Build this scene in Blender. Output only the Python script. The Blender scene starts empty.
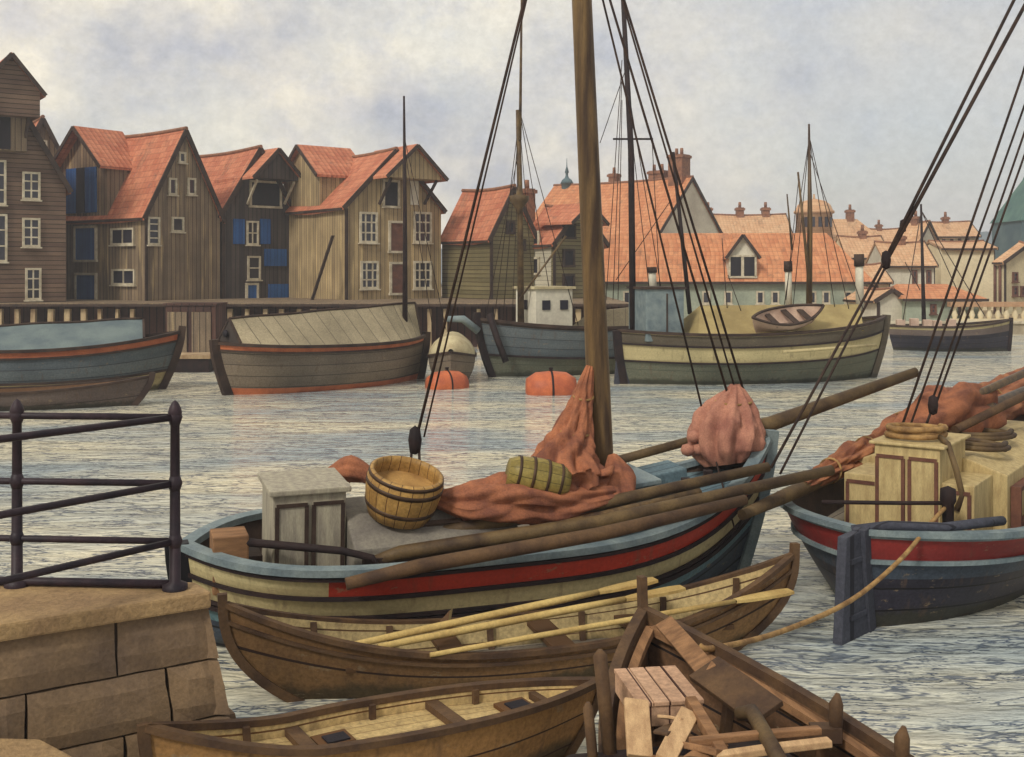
import bpy, bmesh, math, random
from mathutils import Vector, Matrix, noise, Euler
random.seed(7)
C = bpy.context.scene.collection
sc = bpy.context.scene
R = math.radians
F, CX, HY, CH = 1100.0, 512.0, 270.0, 3.3     # focal length in px, principal column, horizon row, eye height above the water
V = Vector

def at(px, py, Y):
    return V(((px-CX)/F*Y, Y, CH-(py-HY)/F*Y))
def zat(py, Y):
    return CH-(py-HY)/F*Y
def lin(r, g, b, k=1.0):
    f = lambda c: (c/255/12.92 if c/255 <= .04045 else ((c/255+.055)/1.055)**2.4)
    return (min(f(r)*k, .95), min(f(g)*k, .95), min(f(b)*k, .95), 1)

# ------------------------------------------------------------------ materials
def nd(nt, typ, ins=None, **attrs):
    n = nt.nodes.new(typ)
    for k, v in attrs.items():
        setattr(n, k, v)
    for k, v in (ins or {}).items():
        s = n.inputs[k]
        if isinstance(v, bpy.types.NodeSocket):
            nt.links.new(v, s)
        else:
            s.default_value = v
    return n
def mth(nt, op, a, b=0.0, c=0.0):
    return nd(nt, 'ShaderNodeMath', {0: a, 1: b, 2: c}, operation=op).outputs[0]
def mixc(nt, fac, a, b, bt='MIX'):
    n = nd(nt, 'ShaderNodeMix', None, data_type='RGBA', blend_type=bt)
    for i, v in ((0, fac), (6, a), (7, b)):
        if isinstance(v, bpy.types.NodeSocket):
            nt.links.new(v, n.inputs[i])
        else:
            n.inputs[i].default_value = v
    return n.outputs[2]
def ramp(nt, fac, lo, hi):
    return nd(nt, 'ShaderNodeMapRange', {0: fac, 1: lo, 2: hi, 3: 0.0, 4: 1.0}).outputs[0]
def noise_t(nt, vec, scale, detail=4.0, rough=.55):
    return nd(nt, 'ShaderNodeTexNoise', {'Vector': vec, 'Scale': scale, 'Detail': detail, 'Roughness': rough}).outputs[0]
def stretch(nt, vec, s):
    return nd(nt, 'ShaderNodeMapping', {'Vector': vec, 'Scale': s}).outputs[0]
def start(name, rough):
    m = bpy.data.materials.new(name); m.use_nodes = True
    nt = m.node_tree
    b = nt.nodes['Principled BSDF']
    b.inputs['Roughness'].default_value = rough
    b.inputs['Specular IOR Level'].default_value = .25
    tc = nd(nt, 'ShaderNodeTexCoord')
    return m, nt, b, tc
def bump(nt, b, h, strength, dist):
    nt.links.new(nd(nt, 'ShaderNodeBump', {'Height': h, 'Strength': strength, 'Distance': dist}).outputs[0], b.inputs['Normal'])
def grain(nt, vec, col, amt, scale):
    g = noise_t(nt, vec, scale, 3.0, .7)
    g = nd(nt, 'ShaderNodeMapRange', {0: g, 1: .3, 2: .7, 3: 1-amt, 4: 1+amt}).outputs[0]
    gc = nd(nt, 'ShaderNodeCombineColor', {0: g, 1: g, 2: g}).outputs[0]
    return mixc(nt, 1.0, col, gc, 'MULTIPLY'), g

def mottled(name, c1, c2, scale=2.0, rough=.75, fine=.18, fscale=40, bstr=.35, bdist=.01, s=(1, 1, 1)):
    m, nt, b, tc = start(name, rough)
    v = stretch(nt, tc.outputs['Object'], s)
    n = ramp(nt, noise_t(nt, v, scale), .36, .64)
    col = mixc(nt, n, c1, c2)
    col, g = grain(nt, v, col, fine, fscale)
    nt.links.new(col, b.inputs['Base Color'])
    bump(nt, b, g, bstr, bdist)
    return m

def planks(name, c1, c2, width, mode='v', seam=.11, seamc=None, fine=.28, rough=.8, streak=7, lap=False, worn=None, bstr=.5):
    """boards: mode v = upright boards on walls, h = horizontal boards, x/y = along those axes, uv = hull strakes (v in metres)."""
    m, nt, b, tc = start(name, rough)
    ob = tc.outputs['Object']
    kk = .95 if ('white' in name or 'cream' in name or 'red' in name) else (1.25 if name == 'blue painted boards' else 1.0 if name == 'tan boards' else 1.05 if 'weathered' in name else .84)
    c1, c2 = [tuple(x*kk for x in c[:3])+(1,) for c in (c1, c2)]
    src = tc.outputs['UV'] if mode in ('uv', 'uw') else ob
    sp = nd(nt, 'ShaderNodeSeparateXYZ', {0: src})
    if mode == 'v':
        c = mth(nt, 'ADD', sp.outputs[0], sp.outputs[1]); sv = (streak, streak, .5)
    elif mode == 'h':
        c = sp.outputs[2]; sv = (.5, .5, streak)
    elif mode == 'x':      # boards run along x, counted along y
        c = sp.outputs[1]; sv = (.5, streak, streak)
    elif mode == 'y':
        c = sp.outputs[0]; sv = (streak, .5, streak)
    elif mode == 'uv':
        c = sp.outputs[1]; sv = (.5, streak, 1)
    else:
        c = sp.outputs[0]; sv = (streak, .5, 1)
    c = mth(nt, 'DIVIDE', c, width)
    fl = mth(nt, 'FLOOR', c)
    fr = mth(nt, 'SUBTRACT', c, fl)
    rnd = nd(nt, 'ShaderNodeTexWhiteNoise', {'W': fl}, noise_dimensions='1D').outputs[0]
    st = noise_t(nt, stretch(nt, src, sv), 1.0, 5.0, .65)
    f = ramp(nt, mth(nt, 'ADD', mth(nt, 'MULTIPLY', rnd, .4), st), .38, 1.0)
    col = mixc(nt, f, c1, c2)
    if mode == 'uv':
        zo = nd(nt, 'ShaderNodeSeparateXYZ', {0: ob}).outputs[2]
        gn = noise_t(nt, stretch(nt, ob, (3, 3, 1.2)), 1.0, 4.0, .65)
        slime = ramp(nt, mth(nt, 'SUBTRACT', mth(nt, 'MULTIPLY', gn, .32), zo), .0, .07)
        col = mixc(nt, mth(nt, 'MULTIPLY', slime, .75), col, lin(52, 52, 40))
        run = ramp(nt, noise_t(nt, stretch(nt, ob, (9, 9, .7)), 1.0, 3.0, .6), .57, .70)
        col = mixc(nt, mth(nt, 'MULTIPLY', run, .45), col, lin(92, 72, 56))
        chip = ramp(nt, noise_t(nt, stretch(nt, ob, (5, 5, 12)), 1.0, 5.0, .7), .62, .66)
        col = mixc(nt, mth(nt, 'MULTIPLY', chip, .6), col, lin(136, 118, 92))
    if worn:
        w = ramp(nt, noise_t(nt, stretch(nt, src, (sv[0]*.5, sv[1]*.5, sv[2]*.5)), 1.0, 3.0), .58, .68)
        col = mixc(nt, w, col, worn)
    big = noise_t(nt, ob, .8, 3.0)
    bg = nd(nt, 'ShaderNodeMapRange', {0: big, 1: .3, 2: .7, 3: .78, 4: 1.15}).outputs[0]
    col = mixc(nt, 1.0, col, nd(nt, 'ShaderNodeCombineColor', {0: bg, 1: bg, 2: bg}).outputs[0], 'MULTIPLY')
    col, g = grain(nt, ob, col, fine, 30)
    sm = mth(nt, 'LESS_THAN', fr, seam)
    col = mixc(nt, sm, col, seamc or (c1[0]*.22, c1[1]*.2, c1[2]*.2, 1))
    nt.links.new(col, b.inputs['Base Color'])
    h = mth(nt, 'ADD', mth(nt, 'MULTIPLY', st, .4), fr if lap else mth(nt, 'SUBTRACT', 1.0, sm))
    bump(nt, b, h, bstr, .015)
    return m

def tiles(name, c1, c2, c3, pitch=(.26, .33)):
    m, nt, b, tc = start(name, .8)
    uv = tc.outputs['UV']
    sp = nd(nt, 'ShaderNodeSeparateXYZ', {0: uv})
    a = mth(nt, 'DIVIDE', sp.outputs[0], pitch[0]); c = mth(nt, 'DIVIDE', sp.outputs[1], pitch[1])
    fa, fc = mth(nt, 'FLOOR', a), mth(nt, 'FLOOR', c)
    rnd = nd(nt, 'ShaderNodeTexWhiteNoise', {'Vector': nd(nt, 'ShaderNodeCombineXYZ', {0: fa, 1: fc}).outputs[0]}, noise_dimensions='3D').outputs[0]
    big = noise_t(nt, tc.outputs['Object'], .9, 5.0, .65)
    col = mixc(nt, ramp(nt, mth(nt, 'ADD', mth(nt, 'MULTIPLY', rnd, .45), big), .42, 1.0), c1, c2)
    col = mixc(nt, ramp(nt, noise_t(nt, tc.outputs['Object'], 2.6, 4.0, .7), .58, .72), col, c3)
    soot = ramp(nt, noise_t(nt, stretch(nt, tc.outputs['Object'], (1.2, 1.2, .5)), 1.0, 5.0, .7), .55, .70)
    col = mixc(nt, mth(nt, 'MULTIPLY', soot, .55), col, lin(112, 88, 70))
    fra = mth(nt, 'SUBTRACT', a, fa); frc = mth(nt, 'SUBTRACT', c, fc)
    gap = mth(nt, 'MAXIMUM', mth(nt, 'MULTIPLY', mth(nt, 'LESS_THAN', fra, .14), .5), mth(nt, 'LESS_THAN', frc, .12))
    col = mixc(nt, mth(nt, 'MULTIPLY', gap, .38), col, (c1[0]*.3, c1[1]*.25, c1[2]*.25, 1))
    col, g = grain(nt, tc.outputs['Object'], col, .15, 14)
    nt.links.new(col, b.inputs['Base Color'])
    h = mth(nt, 'ADD', mth(nt, 'SINE', mth(nt, 'MULTIPLY', fra, 3.1416)), mth(nt, 'MULTIPLY', frc, -.6))
    bump(nt, b, h, .6, .04)
    return m

M = {}
M['tar'] = mottled('tar', lin(46, 32, 30), lin(30, 22, 24), 5)
M['spar'] = mottled('spar wood', lin(106, 86, 56), lin(66, 50, 36), 3, .6, s=(1, 1, 1))
M['mast'] = mottled('varnished mast', lin(116, 92, 58), lin(62, 46, 34), 1.6, .38, .22, 30, s=(7, 7, .4))
M['rope'] = mottled('tarred rope', lin(62, 46, 38), lin(40, 30, 28), 8)
M['hemp'] = mottled('hemp rope', lin(168, 134, 84), lin(120, 90, 56), 8)
M['brown_v'] = planks('weathered brown boards', lin(106, 90, 74), lin(150, 130, 104), .24, 'v', worn=lin(172, 150, 112))
M['brown_h'] = planks('brown clapboard', lin(102, 80, 68), lin(136, 112, 92), .2, 'h', lap=True, seam=.16)
M['dark_v'] = planks('dark grey boards', lin(66, 58, 56), lin(96, 84, 76), .24, 'v')
M['tan_v'] = planks('tan boards', lin(138, 118, 88), lin(180, 158, 118), .24, 'v', worn=lin(192, 168, 122))
M['olive_h'] = planks('olive clapboard', lin(112, 102, 70), lin(142, 130, 92), .2, 'h', lap=True, seam=.15)
M['white_h'] = planks('white clapboard', lin(188, 180, 156), lin(206, 198, 176), .22, 'h', lap=True, seam=.1, seamc=lin(120, 112, 96))
M['tile'] = tiles('red pantile', lin(172, 100, 74), lin(198, 130, 98), lin(142, 98, 80))
M['tile_o'] = tiles('orange pantile', lin(186, 118, 80), lin(208, 146, 104), lin(162, 112, 84))
M['tile_p'] = tiles('pale pantile', lin(196, 150, 112), lin(212, 174, 136), lin(176, 140, 112))
M['cream_wall'] = mottled('cream render', lin(226, 212, 178), lin(208, 192, 158), .7, .9, .1, 6)
M['white_wall'] = mottled('whitewash', lin(214, 208, 188), lin(190, 182, 164), .8, .9, .12, 8)
M['pale_wall'] = mottled('pale plaster', lin(208, 196, 160), lin(184, 170, 138), .7, .9, .14, 8)
M['teal_wall'] = mottled('pale green lime wash', lin(164, 172, 152), lin(142, 150, 134), .9, .9, .14, 8)
M['blue'] = planks('blue painted boards', lin(28, 62, 112), lin(44, 84, 134), .2, 'v', seam=.06)
M['frame'] = mottled('old white paint', lin(206, 196, 172), lin(172, 160, 136), 4, .7)
M['frame_b'] = mottled('brown paint', lin(112, 74, 58), lin(90, 58, 48), 4, .7)
M['trim'] = mottled('weathered trim', lin(72, 56, 46), lin(50, 38, 34), 3)
M['dark'] = mottled('dark opening', lin(40, 34, 40), lin(28, 26, 32), 2)
m, nt, b, tc = start('window glass', .12)
b.inputs['Base Color'].default_value = lin(48, 46, 56); b.inputs['Specular IOR Level'].default_value = .5
M['glass'] = m
M['brick'] = mottled('old brick', lin(150, 106, 80), lin(116, 80, 62), 6)
M['pile'] = mottled('pale pile', lin(186, 164, 128), lin(138, 112, 84), 3, s=(1, 1, .3))
M['quay_dark'] = planks('tarred quay boards', lin(66, 46, 42), lin(98, 66, 54), .3, 'v')
M['stone'] = mottled('quay granite', lin(138, 114, 86), lin(108, 90, 74), 1.8, .85, .2, 40, .35, .012)
M['stone_top'] = mottled('quay coping', lin(166, 138, 98), lin(138, 112, 82), 2.2, .85, .24, 34, .5, .015)
M['joint'] = mottled('stone joint', lin(70, 58, 50), lin(52, 42, 38), 4)
M['far_stone'] = mottled('harbour wall', lin(176, 164, 140), lin(140, 128, 108), 1.5, .9)
M['ground'] = mottled('earth', lin(120, 104, 80), lin(150, 130, 100), .4, .95)
M['iron'] = mottled('dark iron paint', lin(56, 42, 48), lin(34, 28, 36), 6, .5, .2, 50, .3, .006)
M['hills'] = mottled('far hills', lin(126, 134, 140), lin(104, 116, 122), .03, 1)
M['copper'] = mottled('green copper', lin(88, 120, 110), lin(66, 98, 96), .8, .7)
M['slate_w'] = mottled('blue grey wall', lin(96, 116, 120), lin(78, 98, 106), .6, .9)
# boats
M['red'] = planks('red strake paint', lin(190, 66, 44), lin(166, 54, 38), .4, 'uv', .0, fine=.16, rough=.5)
M['dred'] = planks('dull red paint', lin(146, 48, 42), lin(118, 38, 36), .4, 'uv', .0, fine=.16, rough=.55)
M['cream'] = planks('cream strake paint', lin(196, 182, 136), lin(172, 156, 114), .3, 'uv', .0, fine=.16, rough=.6)
M['ltblue'] = planks('light blue hull paint', lin(92, 122, 130), lin(112, 138, 140), .17, 'uv', .12, lin(28, 30, 38), rough=.55)
M['dkblue'] = planks('dark blue hull paint', lin(54, 62, 76), lin(70, 80, 92), .17, 'uv', .12, lin(22, 22, 28), rough=.55)
M['black_hull'] = planks('tarred hull', lin(38, 36, 46), lin(52, 50, 62), .2, 'uv', .08, lin(18, 16, 20), rough=.5)
M['blgrey'] = mottled('blue grey rail paint', lin(126, 138, 138), lin(98, 112, 118), 4, .6)
M['deckblue'] = planks('blue deck boards', lin(88, 112, 124), lin(112, 132, 138), .16, 'x', .08, lin(40, 46, 54))
M['deckgrey'] = planks('grey deck boards', lin(126, 116, 104), lin(152, 142, 124), .16, 'x', .08, lin(58, 50, 46))
M['cabin'] = mottled('stained cabin paint', lin(172, 164, 142), lin(140, 132, 118), 4, .6, s=(4, 4, .7))
M['cabin_y'] = mottled('yellowed cabin paint', lin(194, 174, 124), lin(166, 144, 100), 4, .6, s=(4, 4, .8))
M['coach'] = mottled('grey coachroof canvas', lin(128, 122, 110), lin(104, 98, 92), 4, .8)
M['rowhull'] = planks('oiled strakes', lin(122, 90, 58), lin(148, 114, 74), .3, 'uv', .05, lin(50, 34, 26))
M['rowin'] = planks('pale inside boards', lin(176, 152, 104), lin(200, 178, 128), .14, 'uv', .07, lin(86, 62, 40))
M['rowtrim'] = mottled('brown rail', lin(98, 74, 50), lin(68, 50, 38), 4)
M['yelin'] = planks('yellow inside boards', lin(196, 168, 114), lin(216, 188, 132), .2, 'uv', .05, lin(96, 66, 38))
M['yelhull'] = planks('yellow brown strakes', lin(148, 108, 64), lin(172, 130, 80), .22, 'uv', .06, lin(60, 38, 26))
M['oldwood'] = planks('old dark planking', lin(92, 66, 46), lin(122, 90, 62), .16, 'uv', .08, lin(32, 24, 22))
M['board'] = mottled('sawn board', lin(150, 112, 78), lin(116, 84, 58), 3, .8, s=(1, 6, 6))
M['board_p'] = mottled('pale sawn board', lin(202, 168, 126), lin(172, 138, 102), 3, .8, s=(6, 1, 6))
M['crate'] = planks('crate boards', lin(190, 150, 120), lin(212, 174, 142), .105, 'y', .09, lin(70, 44, 36))
M['oar'] = mottled('pale oar wood', lin(196, 170, 108), lin(166, 138, 84), 3)
M['barrel'] = planks('oak staves', lin(160, 122, 68), lin(190, 150, 86), .12, 'uw', .07, lin(84, 54, 30), rough=.5)
M['barrel_in'] = mottled('barrel head', lin(176, 138, 82), lin(146, 110, 64), 5)
M['hoop'] = mottled('dark hoop', lin(78, 56, 36), lin(54, 40, 30), 5, .5)
M['olive'] = planks('olive cask staves', lin(128, 112, 56), lin(164, 146, 80), .1, 'uw', .06, lin(62, 56, 28), rough=.45)
M['sail'] = mottled('tanned sail', lin(166, 106, 74), lin(116, 72, 56), 4, .9, .22, 60, .5, .01)
M['sail_o'] = mottled('orange tanned sail', lin(168, 112, 76), lin(126, 78, 58), 4, .9, .22, 60, .5, .01)
M['sail_p'] = mottled('pinkish sail', lin(178, 126, 104), lin(142, 94, 80), 4, .9, .22, 60, .5, .01)
M['greyhull'] = planks('grey hull boards', lin(116, 104, 90), lin(136, 122, 104), .28, 'uv', .06, lin(66, 58, 54))
M['bgreyhull'] = planks('blue grey hull boards', lin(88, 98, 104), lin(108, 116, 118), .28, 'uv', .06, lin(54, 56, 64))
M['orange'] = mottled('orange paint', lin(196, 116, 76), lin(172, 96, 64), 3, .6)
M['tarp'] = planks('grey green canvas', lin(150, 138, 112), lin(176, 162, 132), .45, 'y', .05, lin(96, 86, 70))
M['tarp_t'] = mottled('teal canvas', lin(112, 124, 122), lin(92, 104, 108), 1.5, .9)
M['tarp_c'] = mottled('cream canvas', lin(200, 188, 150), lin(168, 152, 118), 2.5, .9)
M['olivedeck'] = mottled('olive hatch canvas', lin(168, 150, 102), lin(142, 124, 82), 1.5, .85)
M['gghull'] = planks('grey green hull', lin(92, 96, 82), lin(112, 114, 96), .3, 'uv', .04, lin(70, 72, 62))
M['gband'] = planks('dark wale', lin(86, 78, 66), lin(104, 94, 78), .3, 'uv', .0)
M['brownhull'] = planks('brown hull', lin(96, 84, 80), lin(118, 104, 96), .3, 'uv', .05, lin(60, 50, 48))
M['buoy'] = mottled('orange buoy paint', lin(194, 106, 66), lin(164, 84, 56), 3, .5)
M['pinkish'] = mottled('pale pink paint', lin(206, 180, 158), lin(180, 152, 134), 3, .6)
M['rudder'] = planks('slate rudder boards', lin(62, 64, 76), lin(80, 82, 92), .2, 'x', .06, lin(36, 36, 44))

# ------------------------------------------------------------------ mesh builder
ROOT = {}
class MB:
    def __init__(s):
        s.v, s.f, s.uv, s.sm = [], [], [], []
    def add(s, pts, faces, uvs=None, smooth=False):
        k = len(s.v)
        s.v += [V(p) for p in pts]
        for i, f in enumerate(faces):
            s.f.append([k+j for j in f]); s.uv.append(uvs[i] if uvs else None); s.sm.append(smooth)
    def quad(s, a, b, c, d):
        s.add([a, b, c, d], [(0, 1, 2, 3)])
    def box(s, c, size, rot=None):
        hx, hy, hz = (x/2 for x in size); c = V(c)
        Rm = rot if isinstance(rot, Matrix) else (Euler(rot).to_matrix() if rot else Matrix.Identity(3))
        pts = [c + Rm @ V((x*hx, y*hy, z*hz)) for z in (-1, 1) for x, y in ((-1, -1), (1, -1), (1, 1), (-1, 1))]
        s.add(pts, [(3, 2, 1, 0), (4, 5, 6, 7), (0, 1, 5, 4), (1, 2, 6, 5), (2, 3, 7, 6), (3, 0, 4, 7)])
        return s
    def slab(s, o, r, n, w, h, d, off=0):
        """box on a wall: o centre on the wall, r right, n outward normal."""
        o, r, n = V(o), V(r), V(n)
        c = o + n*(off+d/2)
        Rm = Matrix((r, n, V((0, 0, 1)))).transposed()
        return s.box(c, (w, d, h), Rm)
    def prism(s, poly, ext):
        poly = [V(p) for p in poly]; ext = V(ext); n = len(poly); L = ext.length
        s.add(poly + [p+ext for p in poly], [tuple(range(n))[::-1], tuple(range(n, 2*n))])
        acc = 0; k = len(s.v)-2*n
        for i in range(n):
            j = (i+1) % n; d = (poly[j]-poly[i]).length
            s.f.append([k+i, k+j, k+n+j, k+n+i])
            s.uv.append([(0, acc), (0, acc+d), (L, acc+d), (L, acc)]); s.sm.append(False)
            acc += d
        return s
    def grid(s, rows, uv=None, smooth=True, flip=False):
        """rows of equal length -> quads; uv(i,j) optional"""
        k = len(s.v); n = len(rows[0])
        for r in rows:
            s.v += [V(p) for p in r]
        for i in range(len(rows)-1):
            for j in range(n-1):
                q = [(i, j), (i, j+1), (i+1, j+1), (i+1, j)]
                if flip: q = q[::-1]
                s.f.append([k+a*n+b for a, b in q])
                s.uv.append([uv(a, b) for a, b in q] if uv else None); s.sm.append(smooth)
        return s
    def loft_y(s, poly, y0, y1, sag=.1, n=8, seed=0):
        k = len(s.v); m = len(poly); acc = [0]
        for i in range(m):
            acc.append(acc[-1]+(V(poly[(i+1) % m])-V(poly[i])).length)
        for j in range(n+1):
            t = j/n
            for i, p in enumerate(poly):
                dz = -sag*math.sin(math.pi*t)+.035*noise.noise(V((seed, j*.7, p[0]*.4)))
                s.v.append(V((p[0], y0+(y1-y0)*t, p[2]+dz)))
        L = y1-y0
        for j in range(n):
            for i in range(m):
                i2 = (i+1) % m
                s.f.append([k+j*m+i, k+j*m+i2, k+(j+1)*m+i2, k+(j+1)*m+i])
                a, b = L*j/n, L*(j+1)/n
                s.uv.append([(a, acc[i]), (a, acc[i+1]), (b, acc[i+1]), (b, acc[i])]); s.sm.append(False)
        s.f.append([k+i for i in range(m)][::-1]); s.uv.append(None); s.sm.append(False)
        s.f.append([k+n*m+i for i in range(m)]); s.uv.append(None); s.sm.append(False)
        return s
    def tube(s, path, r, n=8, cap=True):
        path = [V(p) for p in path]; m = len(path)
        rs = r if isinstance(r, (list, tuple)) else [r]*m
        ref = None; rings = []; acc = 0
        for i, p in enumerate(path):
            t = (path[min(i+1, m-1)]-path[max(i-1, 0)]).normalized()
            if ref is None:
                ref = V((0, 0, 1)) if abs(t.z) < .9 else V((1, 0, 0))
            a = t.cross(ref)
            a = a.normalized() if a.length > 1e-6 else V((1, 0, 0))
            bb = a.cross(t).normalized(); ref = bb
            rings.append([p + (a*math.cos(q)+bb*math.sin(q))*rs[i] for q in (2*math.pi*k/n for k in range(n+1))])
        k0 = len(s.v)
        for rr in rings: s.v += rr[:-1]
        for i in range(m-1):
            for j in range(n):
                j2 = (j+1) % n
                s.f.append([k0+i*n+j, k0+i*n+j2, k0+(i+1)*n+j2, k0+(i+1)*n+j])
                s.uv.append([(j/n*.75, i), ((j+1)/n*.75, i), ((j+1)/n*.75, i+1), (j/n*.75, i+1)]); s.sm.append(True)
        if cap:
            s.f.append([k0+j for j in range(n)][::-1]); s.uv.append(None); s.sm.append(False)
            s.f.append([k0+(m-1)*n+j for j in range(n)]); s.uv.append(None); s.sm.append(False)
        return s
    def lathe(s, prof, c=(0, 0, 0), axis=None, n=28, ulen=2.4):
        """prof [(r,h)] about an axis (rotation matrix turns z)"""
        c = V(c); Rm = axis or Matrix.Identity(3); k0 = len(s.v)
        for r, h in prof:
            for j in range(n):
                q = 2*math.pi*j/n
                s.v.append(c + Rm @ V((r*math.cos(q), r*math.sin(q), h)))
        for i in range(len(prof)-1):
            for j in range(n):
                j2 = (j+1) % n
                s.f.append([k0+i*n+j, k0+i*n+j2, k0+(i+1)*n+j2, k0+(i+1)*n+j])
                s.uv.append([(j/n*ulen, prof[i][1]), ((j+1)/n*ulen, prof[i][1]), ((j+1)/n*ulen, prof[i+1][1]), (j/n*ulen, prof[i+1][1])]); s.sm.append(True)
        return s
    def sweep(s, path, w, h, side=None, dz=0):
        path = [V(p) for p in path]; m = len(path); rows = []
        for i, p in enumerate(path):
            t = (path[min(i+1, m-1)]-path[max(i-1, 0)]).normalized()
            sd = V(side) if side else t.cross(V((0, 0, 1)))
            sd = sd.normalized() if sd.length > 1e-6 else V((0, 1, 0))
            up = sd.cross(t).normalized()
            ww = w[i] if isinstance(w, list) else w
            q = p + up*dz
            rows.append([q-sd*ww/2-up*h/2, q+sd*ww/2-up*h/2, q+sd*ww/2+up*h/2, q-sd*ww/2+up*h/2])
        k = len(s.v)
        for r in rows: s.v += r
        for i in range(m-1):
            for j in range(4):
                j2 = (j+1) % 4
                s.f.append([k+i*4+j, k+i*4+j2, k+(i+1)*4+j2, k+(i+1)*4+j]); s.uv.append(None); s.sm.append(False)
        s.f.append([k, k+1, k+2, k+3][::-1]); s.uv.append(None); s.sm.append(False)
        e = k+(m-1)*4
        s.f.append([e, e+1, e+2, e+3]); s.uv.append(None); s.sm.append(False)
        return s
    def lump(s, path, radii, folds=6, amp=.18, n=36, sub=6, flat=1.0, seed=0, nz=1.0, twist=.35):
        """gathered cloth: a fat tube with long folds and creases"""
        path = [V(p) for p in path]; P, Rr = [], []
        for i in range(len(path)-1):
            for k in range(sub):
                q = k/sub; P.append(path[i].lerp(path[i+1], q)); Rr.append(radii[i]*(1-q)+radii[i+1]*q)
        P.append(path[-1]); Rr.append(radii[-1])
        for _ in range(2):
            P = [P[0]]+[(P[i-1]+P[i]*2+P[i+1])/4 for i in range(1, len(P)-1)]+[P[-1]]
        rows = []; m = len(P); a = None
        for i, p in enumerate(P):
            t = (P[min(i+1, m-1)]-P[max(i-1, 0)]).normalized()
            if a is None:
                a = t.cross(V((0, 0, 1)) if abs(t.z) < .92 else V((0, -1, 0)))
            a = (a-t*a.dot(t)).normalized(); bb = a.cross(t).normalized()
            row = []
            for j in range(n+1):
                q = 2*math.pi*(j % n)/n
                d = a*math.cos(q)+bb*math.sin(q)*flat
                tw = twist*math.sin(i*.35+seed)
                k = 1+amp*(1.5*abs(math.sin(folds*.5*(q+tw)+seed))-.9+.55*abs(math.sin((folds+1)*(q-tw*.6)+seed*2)))
                pt = p+d*Rr[i]*k
                k2 = (noise.noise(pt*3+V((seed, 0, 0)))*.16+noise.noise(pt*9)*.05)*nz
                row.append(p+d*Rr[i]*max(k+k2*amp*3, .1))
            rows.append(row)
        s.grid(rows, uv=lambda i, j: (j/n, i*.1))
        return s
    def build(s, name, mat, parent=None, world=False, bevel=0, weld=False):
        me = bpy.data.meshes.new(name)
        vs = s.v
        if world and parent is not None:
            inv = ROOT[parent.name].inverted(); vs = [inv @ p for p in vs]
        me.from_pydata([tuple(p) for p in vs], [], s.f)
        if any(u for u in s.uv):
            ul = me.uv_layers.new(name='UVMap'); li = 0
            for f, u in zip(s.f, s.uv):
                for k in range(len(f)):
                    ul.data[li+k].uv = u[k] if u else (0, 0)
                li += len(f)
        for p, q in zip(me.polygons, s.sm):
            p.use_smooth = q
        me.materials.append(mat)
        if bevel or weld:
            bm = bmesh.new(); bm.from_mesh(me)
            if weld: bmesh.ops.remove_doubles(bm, verts=bm.verts, dist=.0005)
            if bevel:
                eds = [e for e in bm.edges if len(e.link_faces) == 2 and e.calc_face_angle(0) > .6]
                bmesh.ops.bevel(bm, geom=eds, offset=bevel, segments=2, affect='EDGES', profile=.6)
            bm.to_mesh(me); bm.free()
        o = bpy.data.objects.new(name, me); C.objects.link(o)
        if parent is not None:
            o.parent = parent; ROOT[o.name] = ROOT[parent.name]
        else:
            ROOT[o.name] = Matrix.Identity(4)
        return o

def thing(name, label, cat, loc=(0, 0, 0), rz=0, heel=0, pitch=0, group=None):
    o = bpy.data.objects.new(name, None); C.objects.link(o)
    o.empty_display_size = .2
    o.location = loc; o.rotation_euler = (heel, pitch, rz)
    ROOT[o.name] = Matrix.LocRotScale(V(loc), Euler((heel, pitch, rz)), None)
    o['label'] = label; o['category'] = cat
    if group: o['group'] = group
    return o
def lash(o, pts, r, mat='hemp', tilt=0.0):
    for p, rr_, d in pts:
        d = V(d).normalized(); a = d.cross(V((0, 0, 1)) if abs(d.z) < .9 else V((0, 1, 0))).normalized(); b = a.cross(d)
        ring = [V(p)+(a*math.cos(q)+b*math.sin(q))*rr_ + d*.03*math.sin(q) for q in (2*math.pi*k/20 for k in range(21))]
        MB().tube(ring, r, 6).build('lashing', M[mat], o, world=True)
def tag(o, label, cat, group=None):
    o['label'] = label; o['category'] = cat
    if group: o['group'] = group
    return o
def single(mb, name, mat, label, cat, group=None, **k):
    """a thing of one mesh: its origin is moved to the middle of its foot"""
    xs = [p.x for p in mb.v]; ys = [p.y for p in mb.v]; zs = [p.z for p in mb.v]
    c = V(((min(xs)+max(xs))/2, (min(ys)+max(ys))/2, min(zs)))
    mb.v = [p-c for p in mb.v]
    o = mb.build(name, mat, **k); o.location = c
    ROOT[o.name] = Matrix.Translation(c)
    return tag(o, label, cat, group)
def struct(o):
    o['kind'] = 'structure'; return o
def catenary(a, b, sag, n=14):
    a, b = V(a), V(b)
    return [a.lerp(b, i/n) - V((0, 0, sag*4*(i/n)*(1-i/n))) for i in range(n+1)]
def rope(a, b, r, parent, name='stay', mat=None, sag=0.0, n=6):
    return MB().tube(catenary(a, b, sag, 10 if sag else 1), r, n).build(name, mat or M['rope'], parent, world=True)

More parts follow.
